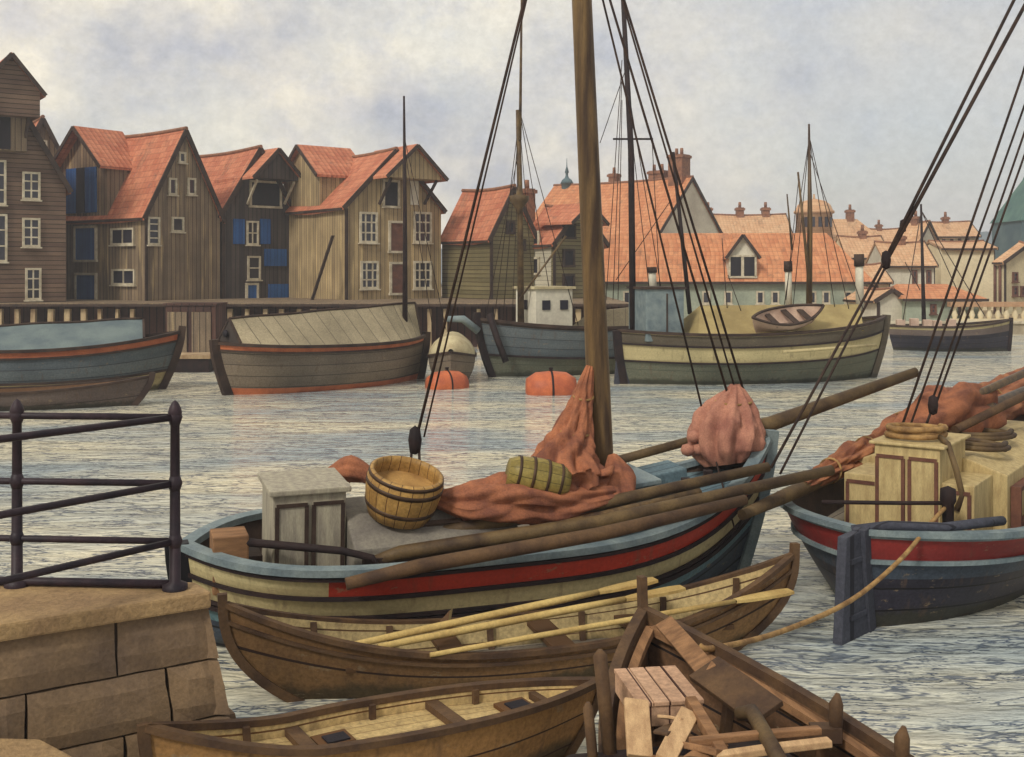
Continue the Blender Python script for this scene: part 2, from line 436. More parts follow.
# ------------------------------------------------------------------ houses of the wharf
class House:
    """corner house: gable wall runs from the corner C to the right, side wall to the left and back."""
    def __init__(s, name, label, xc, Y, th, xr, xl, ye, yp, wall, roof, z0=1.9, side=7.0, ov=.18, hip=0, group=None, side_mat=None, cat='house', trim='trim', over=.16, w=None):
        t = R(th); s.c, s.s = math.cos(t), math.sin(t)
        X = (xc-CX)/F*Y
        k = (xr-CX)/F
        s.w = w or (k*Y-X)/(s.c-k*s.s)
        if s.w < .5 or s.w > 17: s.w = 4.6
        if xl is not None:
            k = (xl-CX)/F
            s.d = (X-k*Y)/(s.s+k*s.c)
        else:
            s.d = side
        s.X, s.Y, s.z0 = X, Y, z0
        s.ze = zat(ye, Y)-z0
        s.zp = zat(yp, Y+s.w/2*s.s)-z0
        s.o = thing(name, label, cat, (X, Y, z0), t, group=group)
        w, d, ze, zp = s.w, s.d, s.ze, s.zp
        e = .05
        slope = (zp-ze)/(w/2)
        if not hip:
            MB().prism([(0, 0, 0), (w, 0, 0), (w, 0, ze-e), (w/2, 0, zp-e*1.6), (0, 0, ze-e)], (0, d, 0)).build('wall', wall, s.o)
            th_ = .16
            m = MB()
            zl = ze-slope*ov
            m.loft_y([(w/2, -over, zp), (-ov, -over, zl), (-ov, -over, zl+th_), (w/2, -over, zp+th_), (w+ov, -over, zl+th_), (w+ov, -over, zl)], -over, d+over*.4, .1, 8, X)
            s.roof = m.build('roof', roof, s.o)
            tm = M[trim]
            for sx in (0, 1):
                xa = -ov if sx == 0 else w+ov
                a, bq = V((xa, -over-.03, zl+.06)), V((w/2, -over-.03, zp+.06))
                MB().sweep([a, bq], .06, .22, side=(0, 1, 0)).build('barge_board', tm, s.o)
            MB().tube([(w/2, -over-.05+(d+over+.15)*k/8, zp+th_-.1*math.sin(math.pi*k/8)) for k in range(9)], .1, 6).build('ridge_cap', M['brick'], s.o)
            MB().box((-ov-.03, d/2, zl+.04), (.06, d+over, .12)).build('eave_board', tm, s.o)
            MB().box((.06, -.035, (ze-.1)/2), (.16, .06, ze-.1)).build('corner_board', tm, s.o)
        else:
            MB().box((w/2, d/2, ze/2), (w, d, ze)).build('wall', wall, s.o)
            a = [(-ov, -ov, ze), (w+ov, -ov, ze), (w+ov, d+ov, ze), (-ov, d+ov, ze), (w/2, hip, zp), (w/2, d-.2, zp)]
            sl = math.hypot(w/2, zp-ze)
            m = MB(); m.add(a, [(0, 4, 5, 3), (1, 2, 5, 4), (0, 1, 4), (2, 3, 5), (0, 3, 2, 1)],
                [[(0, 0), (hip, sl), (d, sl), (d, 0)], [(0, 0), (d, 0), (d, sl), (hip, sl)], [(0, 0), (w, 0), (w/2, sl)], [(0, 0), (w, 0), (w/2, sl)], None])
            s.roof = m.build('roof', roof, s.o)
            MB().box((-ov-.03, d/2, ze-.05), (.06, d+2*ov, .14)).build('eave_board', M[trim], s.o)
        if side_mat:
            MB().box((-.02, d/2+.05, (ze-.15)/2), (.03, d-.1, ze-.15)).build('side_cladding', side_mat, s.o)
    def g(s, px, py):
        k = (px-CX)/F
        t = (k*s.Y-s.X)/(s.c-k*s.s)
        Yt = s.Y+t*s.s
        return V((t, 0, zat(py, Yt)-s.z0))
    def sd(s, px, py):
        k = (px-CX)/F
        t = (s.X-k*s.Y)/(s.s+k*s.c)
        return V((0, t, zat(py, s.Y+t*s.c)-s.z0))
    def rect(s, wall, x0, y0, x1, y1):
        f = s.g if wall == 'g' else s.sd
        a, b = f(x0, (y0+y1)/2), f(x1, (y0+y1)/2)
        c = (a+b)/2
        top, bot = f((x0+x1)/2, y0).z, f((x0+x1)/2, y1).z
        c.z = (top+bot)/2
        r, n = (V((1, 0, 0)), V((0, -1, 0))) if wall == 'g' else (V((0, -1, 0)), V((-1, 0, 0)))
        return c, r, n, (a-b).length, top-bot
    def window(s, wall, x0, y0, x1, y1, cols=2, rows=2, fm='frame', pane='glass', bar=.06, off=.0):
        c, r, n, w, h = s.rect(wall, x0, y0, x1, y1)
        return window(s.o, c+n*off, r, n, w, h, cols, rows, M[fm], M[pane], bar)
    def panel(s, wall, x0, y0, x1, y1, mat, name='shutter', d=.06, off=0, fm=None):
        c, r, n, w, h = s.rect(wall, x0, y0, x1, y1)
        p = MB().slab(c, r, n, w, h, d, off+.004).build(name, mat, s.o)
        if fm:
            m = MB(); t = .11; z = V((0, 0, 1))
            for a, ww, hh in ((z*(h/2), w+t, t), (r*(w/2), t, h), (-r*(w/2), t, h), (-z*(h/2), w+t*1.6, t)):
                m.slab(c+a, r, n, ww, hh, d+.05, off+.004)
            m.build(name+'_frame', M[fm], p)
        return p
    def gabled(s, name, x0, x1, y0, y1, zb, ze, zp, wall, roof, axis='y', ov=.18, open_face=None, over=.25, trim='trim'):
        """small gabled box (hoist hood or dormer) in the house frame"""
        m = MB()
        if axis == 'y':
            xm = (x0+x1)/2
            m.prism([(x0, y0, zb), (x1, y0, zb), (x1, y0, ze), (xm, y0, zp-.03), (x0, y0, ze)], (0, y1-y0, 0))
            hood = m.build(name, wall, s.o)
            sl = (zp-ze)/((x1-x0)/2); zl = ze-sl*ov
            MB().prism([(xm, y0-over, zp), (x0-ov, y0-over, zl), (x0-ov, y0-over, zl+.13), (xm, y0-over, zp+.13), (x1+ov, y0-over, zl+.13), (x1+ov, y0-over, zl)], (0, y1-y0+over, 0)).build('hood_roof', roof, hood)
            for xa in (x0-ov, x1+ov):
                MB().sweep([(xa, y0-over-.03, zl+.05), (xm, y0-over-.03, zp+.05)], .05, .17, side=(0, 1, 0)).build('barge_board', M[trim], hood)
        else:
            ym = (y0+y1)/2
            m.prism([(x0, y0, zb), (x0, y1, zb), (x0, y1, ze), (x0, ym, zp-.03), (x0, y0, ze)], (x1-x0, 0, 0))
            hood = m.build(name, wall, s.o)
            sl = (zp-ze)/((y1-y0)/2); zl = ze-sl*ov
            MB().prism([(x0-over, ym, zp), (x0-over, y0-ov, zl), (x0-over, y0-ov, zl+.13), (x0-over, ym, zp+.13), (x0-over, y1+ov, zl+.13), (x0-over, y1+ov, zl)], (x1-x0+over, 0, 0)).build('hood_roof', roof, hood)
            for ya in (y0-ov, y1+ov):
                MB().sweep([(x0-over-.03, ya, zl+.05), (x0-over-.03, ym, zp+.05)], .05, .17, side=(1, 0, 0)).build('barge_board', M[trim], hood)
        return hood

def window(root, c, r, n, w, h, cols, rows, fmat, pmat, bar=.06):
    m = MB(); z = V((0, 0, 1)); t = bar*1.5
    for a, ww, hh in ((z*(h/2-t/2), w, t), (-z*(h/2-t/2), w, t), (r*(w/2-t/2), t, h-2*t), (-r*(w/2-t/2), t, h-2*t)):
        m.slab(c+a, r, n, ww, hh, .1, .004)
    for i in range(1, cols):
        m.slab(c+r*(-w/2+w*i/cols), r, n, bar, h-2*t, .07, .004)
    for i in range(1, rows):
        m.slab(c+z*(-h/2+h*i/rows), r, n, w-2*t, bar, .065, .004)
    f = m.build('window', fmat, root)
    MB().slab(c, r, n, w-t, h-t, .03, .005).build('pane', pmat, f)
    MB().slab(c-z*(h/2+.03), r, n, w+.12, .06, .16, .004).build('sill', fmat, f)
    return f

def on_ridge(h, px):
    best = min((abs(CX+F*(q.x/q.y)-px), y) for y in [h.d*k/200 for k in range(201)] for q in [ROOT[h.o.name] @ V((h.w/2, y, h.zp))])
    return best[1]

def chimney(H, x, y, z0, z1, w=.7, pots=1):
    ch = MB().box((x, y, (z0+z1)/2), (w, w, z1-z0)).box((x, y, z1-.15), (w+.16, w+.16, .18)).build('chimney', M['brick'], H.o)
    for k in range(pots):
        MB().lathe([(0, 0), (.13, 0), (.11, .45), (0, .45)], (x, y+(k-(pots-1)/2)*.4, z1), n=10).build('chimney_pot', M['brick'], ch)

# tall clapboard warehouse cut by the picture edge
A = House('warehouse', 'tall brown clapboard warehouse with a projecting hoist hood and small white windows', -50, 46, 35, 66, None, 182, 92, M['brown_h'], M['tile'], side=9)
for q in ((22, 172, 40, 200), (22, 218, 40, 247), (25, 268, 41, 300)):
    A.window('g', *q, 2, 3)
A.window('g', -6, 214, 7, 262, 1, 3); A.window('g', -6, 160, 6, 205, 1, 3)
pl, pr = A.g(-22, 100), A.g(40, 100)
hood = A.gabled('hoist_hood', pl.x-.1, pr.x-.25, -1.2, 2.2, A.g(12, 119).z, A.g(12, 94).z, A.g(12, 61).z, M['brown_h'], M['tile'])
pl, pr = A.g(-14, 130), A.g(25, 130)
MB().box(((pl.x+pr.x)/2, -.25, A.g(0, 132).z), (pr.x-pl.x, .5, A.g(0, 114).z-A.g(0, 152).z)).build('hoist_shaft', M['brown_v'], A.o)
A.panel('g', -6, 118, 8, 150, M['dark'], 'hatch', .05, .51)
for s_ in (-1, 1):
    x = (pl.x+pr.x)/2+s_*(pr.x-pl.x)*.46
    MB().sweep([(x, -.05, A.g(0, 150).z), (x, -1.1, A.g(0, 116).z)], .12, .12, side=(1, 0, 0)).build('hood_brace', M['trim'], A.o)
A2 = House('house', 'narrow red roofed house showing just its gable between two bigger warehouses', 20, 57, 35, 64, None, 160, 120, M['brown_v'], M['tile'], side=8)
A2.window('g', 38, 140, 47, 154, 2, 2)

Bh = House('warehouse', 'brown boarded warehouse with a blue doored dormer and five small gable windows', 145, 50, 55, 220, 60, 213, 132, M['brown_v'], M['tile'])
for q in ((168, 178, 176, 195), (187, 178, 195, 195)):
    Bh.window('g', *q, 1, 1)
Bh.window('g', 147, 217, 159, 245, 1, 4); Bh.window('g', 171, 217, 183, 232, 1, 1); Bh.window('g', 178, 152, 185, 163, 1, 1)
for q in ((76, 227, 97, 261), (77, 274, 97, 305)):
    Bh.panel('s', *q, M['blue'], 'door', .06, 0, 'frame')
for q in ((112, 228, 135, 245), (113, 269, 136, 285)):
    Bh.window('s', *q, 2, 1)
a0, a1 = Bh.sd(60, 190), Bh.sd(108, 190)
dz0 = Bh.ze-.1
dm = Bh.gabled('dormer', -.05, Bh.w/2, a1.y, a0.y, dz0, Bh.sd(80, 168).z, Bh.sd(80, 130).z, M['brown_v'], M['tile'], 'x', over=.5)
Bh.panel('s', 68, 168, 98, 213, M['blue'], 'hatch', .06, .055, None)
Bh.panel('s', 79, 168, 87, 213, M['dark'], 'hatch_gap', .03, .12, None)

D = House('warehouse', 'dark grey narrow warehouse with bright blue shutters and a blue ground door', 222, 53.6, 44, 294, None, 212, 150, M['dark_v'], M['tile'], side=7)
D.window('g', 246, 221, 258, 245, 2, 2, pane='glass')
D.window('g', 247, 256, 260, 280, 1, 2)
for q in ((233, 219, 244, 244), (260, 219, 270, 244), (264, 249, 286, 266), (268, 284, 288, 298)):
    D.panel('g', *q, M['blue'], 'shutter', .07)
D.panel('g', 246, 284, 257, 303, M['blue'], 'door', .06, 0, 'frame')
pl, pr = D.g(243, 165), D.g(288, 165)
D.gabled('hoist_hood', pl.x, pr.x, -1.0, 2.5, D.g(265, 180).z, D.g(265, 178).z, D.g(265, 152).z, M['dark_v'], M['tile'])
D.panel('g', 250, 182, 280, 207, M['dark'], 'hatch', .05, 0, 'frame')
for xx in (247, 284):
    q = D.g(xx, 204); MB().sweep([q+V((0, -.04, 0)), (q.x, -.95, D.g(265, 182).z)], .1, .1, side=(1, 0, 0)).build('hood_brace', M['frame'], D.o)

E = House('warehouse', 'broad tan boarded warehouse with four white many-paned windows and a hoist hood', 345, 51.5, 38, 441, 289, 206, 152, M['tan_v'], M['tile'])
for q in ((359, 212, 377, 243), (413, 212, 431, 243), (360, 261, 378, 289), (413, 261, 431, 289)):
    E.window('g', *q, 3, 3, bar=.07)
E.panel('g', 389, 222, 403, 252, M['frame_b'], 'door', .06, 0, 'frame'); E.panel('g', 390, 263, 404, 294, M['frame_b'], 'door', .06, 0, 'frame')
pl, pr = E.g(374, 165), E.g(428, 165)
E.gabled('hoist_hood', pl.x, pr.x, -1.2, 2.5, E.g(400, 180).z, E.g(400, 178).z, E.g(400, 149).z, M['tan_v'], M['tile'])
E.panel('g', 383, 181, 398, 207, M['dark'], 'hatch', .05, 0, 'frame'); E.panel('g', 410, 181, 418, 205, M['white_wall'], 'shutter', .06)
for xx in (379, 424):
    q = E.g(xx, 204); MB().sweep([q+V((0, -.04, 0)), (q.x, -1.1, E.g(400, 181).z)], .11, .11, side=(1, 0, 0)).build('hood_brace', M['trim'], E.o)
a0, a1 = E.sd(296, 190), E.sd(318, 190)
E.gabled('dormer', .1, E.w/2+.2, a1.y, a0.y+1.6, E.ze, E.sd(305, 176).z, E.sd(305, 146).z, M['tan_v'], M['tile'], 'x')
MB().sweep([E.sd(318, 300)+V((-1.2, -1.5, -.2)), E.sd(356, 236)+V((-1.2, 0, 0))], .12, .12, side=(0, 1, 0)).build('prop', M['trim'], E.o)

G1 = House('house', 'olive clapboard house with a sagging red roof half hidden by rigging', 490, 52.5, 38, 534, 442, 236, 189, M['olive_h'], M['tile'])
G1.panel('g', 507, 222, 513, 233, M['dark'], 'hatch', .05, 0, 'trim'); G1.panel('g', 518, 240, 524, 250, M['dark'], 'hatch', .05, 0, 'trim')
G2 = House('house', 'narrow house with a white side wall and three dark hatches in its gable', 553, 53.4, 44, 604, 521, 243, 207, M['olive_h'], M['tile'], side_mat=M['white_h'])
for q in ((563, 224, 574, 238), (563, 250, 573, 266), (563, 275, 573, 289)):
    G2.panel('g', *q, M['dark'], 'hatch', .05, 0, 'trim')
for q in ((532, 232, 540, 248), (532, 258, 540, 274)):
    G2.panel('s', *q, M['dark'], 'hatch', .05, .03, 'frame')
pl, pr = G2.g(560, 220), G2.g(592, 220)
G2.gabled('hoist_hood', pl.x, pr.x, -.8, 1.5, G2.g(576, 224).z, G2.g(576, 223).z, G2.g(576, 206).z, M['olive_h'], M['tile'], over=.15)
chimney(G2, .8, 2.6, G2.ze, zat(189, 56)-1.9, .6)

# long roofs behind
H = House('hall', 'long hall with a big red roof, pale gable end and a small spire', 638, 70, 50, 738, 498, 268, 179, M['white_wall'], M['tile_o'], z0=.55, over=.1)
chimney(H, H.w/2-.1, .9, H.zp-1.2, H.zp+1.7, 1.1, 2)
for k, yy in enumerate((on_ridge(H, 660), on_ridge(H, 652), on_ridge(H, 612))):
    chimney(H, H.w/2+.3, yy, H.zp-.4, H.zp+.75, .6, 1)
tx = V((H.w/2, on_ridge(H, 567), H.zp))
sp = MB().lathe([(.4, -.5), (.4, .2), (.5, .22), (.36, .5), (.16, .65), (.1, .8), (.1, 1.0), (.16, 1.05), (.04, 1.5), (.015, 2.1)], tx, n=12).build('spire', M['slate_w'], H.o)
I = House('shed', 'long low waterside shed with hipped red roof and pale green wall', 868, 62, 88, 886, 592, 282, 233, M['teal_wall'], M['tile_o'], z0=.55, hip=1.7, ov=.3, w=5.0)
for x in (627, 706, 728, 760, 775, 812, 826, 848, 645):
    I.window('s', x-4, 291, x+4, 304, 1, 1, 'frame', 'glass')
a0, a1 = I.sd(728, 270), I.sd(756, 270)
dm = I.gabled('dormer', -.1, I.w*.42, a1.y, a0.y, I.ze+.1, I.sd(742, 255).z, I.sd(742, 236).z, M['white_wall'], M['tile_o'], 'x')
I.panel('s', 729, 256, 755, 277, M['dark'], 'hatch', .05, .11, 'frame')
MB().slab(I.sd(742, 267), V((0, -1, 0)), V((-1, 0, 0)), .16, 1.1, .08, .13).build('hatch_post', M['frame'], I.o)

# town on the right
def town(label, xc, Y, th, xr, xl, ye, yp, wall, roof, wins=(), **k):
    h = House('house', label, xc, Y, th, xr, xl, ye, yp, wall, roof, z0=.55, ov=.25, over=.15, group='houses of the far town', **k)
    for wq in wins:
        h.window(wq[0], *wq[1:5], 1, 2, 'frame_b', 'glass', .07)
    return h
t1 = town('long pale orange roof with three chimneys just above the low shed', 790, 88, 88, 806, 712, 234, 216, M['cream_wall'], M['tile_p'])
for yy in (1.5, 3.6, 6.2): chimney(t1, t1.w/2, yy, t1.zp-.6, t1.zp+.7, .6)
t3 = town('pale orange house with a hipped roof and one chimney beside the dome', 884, 92, 88, 897, 833, 243, 219, M['cream_wall'], M['tile_p'], hip=1.6)
chimney(t3, t3.w/2, 2.2, t3.zp-.6, t3.zp+.8, .6)
t4 = town('low house with a pale orange roof behind the hip end of the shed', 888, 80, 88, 899, 846, 257, 238, M['cream_wall'], M['tile_p'])
t13 = town('small cream house with a dark eave beside the shed end', 889, 67, 88, 901, 864, 282, 266, M['cream_wall'], M['tile_p'], [('s', 872, 284, 878, 296)])
t5 = town('white gabled house with an orange roof slope facing the water', 914, 84, 42, 941, 890, 250, 223, M['white_wall'], M['tile_p'], [('g', 924, 244, 928, 252)])
t8 = town('white house with an orange roof behind the quayside store', 934, 71, 88, 946, 886, 265, 244, M['white_wall'], M['tile_p'], [('s', 912, 270, 917, 284), ('s', 926, 270, 931, 284)])
t6 = town('long cream house with an orange roof high behind the white block', 978, 96, 88, 994, 922, 236, 223, M['cream_wall'], M['tile_p'], [('s', 934+8*k, 238, 937+8*k, 244) for k in range(5)])
t7 = town('big plain white block with a thin orange roof edge', 994, 75, 88, 1004, 941, 249, 243, M['cream_wall'], M['tile_p'])
t9 = town('cream house with an orange roof and small dark windows at the picture edge', 1004, 68, 30, 1052, 996, 262, 244, M['pale_wall'], M['tile_p'], [('g', 1012, 272, 1017, 282), ('g', 1020, 286, 1024, 296), ('g', 1012, 286, 1017, 296)])
for x in (996, 1001):
    q = t9.sd(x, 270)
    MB().tube([(-.1, q.y, 0), (-.1, q.y, t9.ze)], .09, 8).build('downpipe', M['frame_b'], t9.o)
t10 = town('quayside store with an orange hipped roof and pale green wall behind the dark boat', 982, 58, 88, 992, 906, 299, 284, M['teal_wall'], M['tile_o'], [('s', 930, 304, 936, 314), ('s', 958, 304, 964, 314)], hip=1.0)
t14 = town('small white gabled shed against the quayside store', 877, 58.5, 12, 905, None, 300, 291, M['white_wall'], M['tile_p'], side=3)
t15 = town('distant orange roofed house seen between the dome and the white gable', 905, 105, 88, 915, 872, 246, 230, M['cream_wall'], M['tile_p'])
t16 = town('distant cream house with a pale roof beyond the long shed ridge', 735, 100, 88, 745, 690, 236, 222, M['cream_wall'], M['tile_p'])
for h_, yy in ((t4, 1.2), (t5, 1.0), (t6, 2.0), (t6, 5.0), (t8, 1.4), (t15, 1.8)):
    chimney(h_, h_.w/2, yy, h_.zp-.5, h_.zp+.55, .5)
# domed tower
tw = thing('domed_tower', 'round beige tower with a shallow dome above the red shed roof', 'tower', (at(814, 0, 90).x, 90, .55))
zz = zat(214, 90)-.55
MB().lathe([(1.45, 0), (1.45, zz), (1.62, zz+.05), (1.62, zz+.25), (1.5, zz+.3)], n=28).build('drum', M['tile_p'], tw)
MB().lathe([(1.5, zz+.3), (1.3, zz+.75), (.9, zz+1.05), (.3, zz+1.2), (.1, zz+1.25), (.08, zz+1.6), (0, zz+1.65)], n=28).build('dome', M['tile_p'], tw)
for k in range(5):
    q = R(-130+k*22)
    MB().slab((1.44*math.cos(q), 1.44*math.sin(q), zz-.7), (-math.sin(q), math.cos(q), 0), (math.cos(q), math.sin(q), 0), .3, .8, .06).build('window', M['glass'], tw)
ct = thing('church_tower', 'blue green tower with a sloping copper roof at the picture edge', 'tower', (at(1040, 0, 92).x, 92, .55))
zz = zat(222, 92)-.55
MB().box((0, 0, zz/2), (5.6, 5.6, zz)).build('wall', M['slate_w'], ct)
m = MB(); m.add([(-2.95, -2.95, zz), (2.95, -2.95, zz), (2.95, 2.95, zz), (-2.95, 2.95, zz), (-1.0, -1.0, zz+3.6), (1.0, -1.0, zz+3.6), (1, 1, zz+3.6), (-1, 1, zz+3.6), (0, 0, zz+7)],
    [(0, 1, 5, 4), (1, 2, 6, 5), (2, 3, 7, 6), (3, 0, 4, 7), (4, 5, 8), (5, 6, 8), (6, 7, 8), (7, 4, 8), (3, 2, 1, 0)]); m.build('roof', M['copper'], ct)
for k in range(2):
    window(ct, V((-1.6+1.9*k, -2.8, zz-2.2)), V((1, 0, 0)), V((0, -1, 0)), .8, 1.6, 1, 2, M['slate_w'], M['glass'])

# ------------------------------------------------------------------ setting: ground, water, quays
def groundsheet():
    m = MB()
    pts = [(-280, 60, .55), (20, 60, .55), (30, 57, .55), (280, 57, .55), (280, 290, .55), (-280, 290, .55)]
    m.add(pts, [tuple(range(6))])
    return struct(m.build('ground', M['ground']))
groundsheet()
m = MB(); rows = []
for j in range(4):
    row = []
    for i in range(61):
        X = -280+i*9.33
        hgt = (4.5+6*max(0, noise.noise(V((X*.018, 2.1, 0)))+.35)+1.3*noise.noise(V((X*.09, 7, 0))))*(0, .75, 1, .9)[j]
        row.append((X, 180+j*18, 1.0+hgt))
    rows.append(row)
struct(m.grid(rows).build('hills', M['hills']))

wm, nt, b, tc = start('harbour water', .07)
b.inputs['IOR'].default_value = 1.33; b.inputs['Specular IOR Level'].default_value = .5
ob = tc.outputs['Object']
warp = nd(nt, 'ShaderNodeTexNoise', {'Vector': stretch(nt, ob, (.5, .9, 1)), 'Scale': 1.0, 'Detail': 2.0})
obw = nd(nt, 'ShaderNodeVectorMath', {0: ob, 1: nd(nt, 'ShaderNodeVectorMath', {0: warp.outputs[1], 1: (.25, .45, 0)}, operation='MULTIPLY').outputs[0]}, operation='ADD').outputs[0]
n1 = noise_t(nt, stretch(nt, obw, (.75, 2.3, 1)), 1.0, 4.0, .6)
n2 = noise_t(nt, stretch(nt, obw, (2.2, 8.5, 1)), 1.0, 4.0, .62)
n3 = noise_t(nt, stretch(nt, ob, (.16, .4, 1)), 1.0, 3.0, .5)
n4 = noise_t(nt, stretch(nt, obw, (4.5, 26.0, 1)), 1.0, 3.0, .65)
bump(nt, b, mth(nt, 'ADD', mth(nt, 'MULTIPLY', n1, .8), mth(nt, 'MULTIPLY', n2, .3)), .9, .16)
sky_sheen = mixc(nt, ramp(nt, n3, .38, .60), lin(176, 186, 184), lin(238, 228, 196))  # cream sky reflection painted into the base colour, bluer in patches
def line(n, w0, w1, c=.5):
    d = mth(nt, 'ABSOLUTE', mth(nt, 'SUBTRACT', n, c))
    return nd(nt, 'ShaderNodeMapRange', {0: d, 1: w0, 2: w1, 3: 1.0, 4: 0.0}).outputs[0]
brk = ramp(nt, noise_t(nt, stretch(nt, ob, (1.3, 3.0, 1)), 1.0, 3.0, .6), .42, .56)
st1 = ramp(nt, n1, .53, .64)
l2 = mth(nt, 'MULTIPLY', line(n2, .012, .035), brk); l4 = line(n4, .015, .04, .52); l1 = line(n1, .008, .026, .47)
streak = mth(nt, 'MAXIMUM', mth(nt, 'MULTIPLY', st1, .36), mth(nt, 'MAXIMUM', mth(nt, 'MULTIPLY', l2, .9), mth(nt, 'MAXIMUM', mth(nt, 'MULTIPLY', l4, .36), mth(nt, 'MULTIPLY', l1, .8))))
wc = mixc(nt, streak, sky_sheen, lin(62, 76, 98))  # dark sides of the ripples painted as blue strokes over the pale colour
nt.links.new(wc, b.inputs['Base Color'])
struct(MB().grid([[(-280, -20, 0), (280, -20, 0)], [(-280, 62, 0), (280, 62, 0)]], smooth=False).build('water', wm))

# timber wharf under the warehouses
wq = thing('timber_wharf', 'dark timber wharf on pale piles under the brown warehouses', 'wharf', (-12, 46, 0))
MB().box((-12, 52.5, 1.84), (34, 13.4, .12)).build('deck', M['brown_v'], wq, world=True)
MB().box((-12, 45.78, 1.83), (34, .12, .1)).build('edge_beam', M['trim'], wq, world=True)
MB().box((-12, 47.2, .72), (34, .12, 2.1)).build('back_boards', M['quay_dark'], wq, world=True)
rg = random.Random(3)
for k in range(48):
    x = -28.3+k*.69+rg.uniform(-.06, .06)
    if rg.random() < .12: continue
    MB().box((x, 46.05, .62), (.17+rg.uniform(-.06, .08), .2, 2.1), (0, rg.uniform(-.03, .03), 0)).build('pile', M['pile'], wq, world=True)
# low landing stage and boarded boat shed between the barges
ls = thing('landing_stage', 'low dark landing stage with a pale top beside the grey barge', 'landing stage', (at(186, 0, 36).x, 36, 0))
MB().box((0, 0, .5), (1.9, 1.2, .12)).build('deck', M['pile'], ls)
MB().box((0, 0, .12), (1.8, 1.1, .62)).build('frame', M['tar'], ls)
bs = thing('boat_shed', 'narrow boarded shed front standing on the wharf edge between two barges', 'shed', (at(196, 0, 44).x, 44, 0))
MB().box((0, 0, .95), (2.0, 1.6, 1.9)).build('wall', M['quay_dark'], bs)
MB().box((0, -.02, 1.95), (2.1, 1.7, .08)).build('roof', M['quay_dark'], bs)
for k in range(2):
    MB().box((-.5+k*.95, -.83, .85), (.75, .06, 1.6)).build('door', M['brown_v'], bs)
fq = thing('harbour_wall', 'pale stone harbour wall along the far town', 'wall', (60, 57, 0))
MB().box((28, 58.2, .12), (60, 3.4, .84)).build('wall_face', M['far_stone'], fq, world=True)
MB().box((28, 56.6, .6), (60, .4, .12)).build('coping', M['frame'], fq, world=True)
aw = thing('balustrade', 'low stone balustrade on the quay before the cream houses', 'balustrade', (at(1010, 0, 55).x, 57.4, .56))
MB().box((0, 0, .95), (4.2, .5, .25)).build('rail', M['tile_p'], aw)
MB().box((0, 0, .1), (4.2, .5, .2)).build('plinth', M['cream_wall'], aw)
for k in range(9):
    MB().lathe([(.1, 0), (.16, .2), (.08, .45), (.13, .65)], (-1.8+k*.45, 0, .2), n=10).build('baluster', M['cream_wall'], aw)

# ------------------------------------------------------------------ stone pier and railing (near)
q = thing('stone_pier', 'rough granite pier corner with big mortared blocks under the iron railing', 'pier', (-1.9, 6.63, 0))
zq = 3.3-1.93
cr = at(205, 590, 6.63); fl = at(0, 622, 6.03)
fd = (V((fl.x, fl.y, 0))-V((cr.x, cr.y, 0))).normalized()      # along the front face, away from the corner
fn = V((fd.y, -fd.x, 0));  fn = fn if fn.y < 0 else -fn         # outward normal of the front face
bk = V((-1, .065, 0)).normalized()                               # along the back edge
corner = V((cr.x, cr.y, 0)); cback = V((at(186, 588, 6.72).x, 6.76, 0))
rd = V((.45, 0, 0))
# solid core
core = MB()
top = [corner-fn*.03, corner+fd*4-fn*.03, cback+bk*4.5, cback]
bot = [p+V((0, 0, -1.5)) for p in top]
Z = V((0, 0, zq-.12))
tp = [p+Z for p in top]; bt = [p+V((0, 0, -1.2)) for p in top]
core.add(tp+bt, [(0, 1, 2, 3), (7, 6, 5, 4), (0, 4, 5, 1), (1, 5, 6, 2), (2, 6, 7, 3), (3, 7, 4, 0)])
core.build('core', M['joint'], q, world=True)
def block(a0, a1, z0, z1, mat, name='stone_block', push=0):
    """one block of the front face between distances a0..a1 from the corner; battered slightly"""
    g = .007
    m = MB(); rr = random.Random(int(a0*1000+z1*77))
    def P(a, z, dep):
        off = (zq-z)*.07
        sh = (zq-z)*.2*max(0, 1-a/.6)
        j = lambda: rr.uniform(-.005, .005)
        p = corner+fd*(a-sh)+fn*(off-dep+push)
        return V((p.x+j(), p.y+j()*.6, z+j()*.5))
    aa = [a0+g, a1-g]
    rows = []
    nx, nz = max(2, int((a1-a0)/.09)), max(2, int((z1-z0)/.08))
    fr = []
    for k in range(nz+1):
        row = []
        for i in range(nx+1):
            a = aa[0]+(aa[1]-aa[0])*i/nx; z = z0+g+(z1-z0-2*g)*k/nz
            edge = min(i, nx-i, k, nz-k) == 0
            d = .022 if edge else 0
            p = P(a, z, d)
            nn = noise.noise(V((a*5, z*5, 3)))*.006
            row.append(p+fn*nn)
        fr.append(row)
    m.grid(fr, smooth=False)
    bk_ = [[P(aa[0], z0+g, .4), P(aa[1], z0+g, .4)], [P(aa[0], z1-g, .4), P(aa[1], z1-g, .4)]]
    # sides closing the block
    def ring(lst, bl):
        for i in range(len(lst)-1):
            t0, t1 = i/(len(lst)-1), (i+1)/(len(lst)-1)
            m.quad(lst[i], lst[i+1], bl[0].lerp(bl[1], t1), bl[0].lerp(bl[1], t0))
    ring(fr[-1], bk_[1]); ring(fr[0], bk_[0])
    ring([r[0] for r in fr], [bk_[0][0], bk_[1][0]]); ring([r[-1] for r in fr], [bk_[0][1], bk_[1][1]])
    return m
courses = [(zq-.1, zq-.42, [0, .52, 1.35, 2.2, 3.4]), (zq-.42, zq-.76, [0, .28, 1.0, 1.75, 2.6, 3.4]), (zq-.76, zq-1.1, [-.02, .5, 1.3, 2.1, 3.4]), (zq-1.1, zq-1.45, [0, .35, 1.1, 1.9, 3.4]), (zq-1.45, zq-1.9, [0, .6, 1.4, 2.2, 3.4])]
bigm = MB()
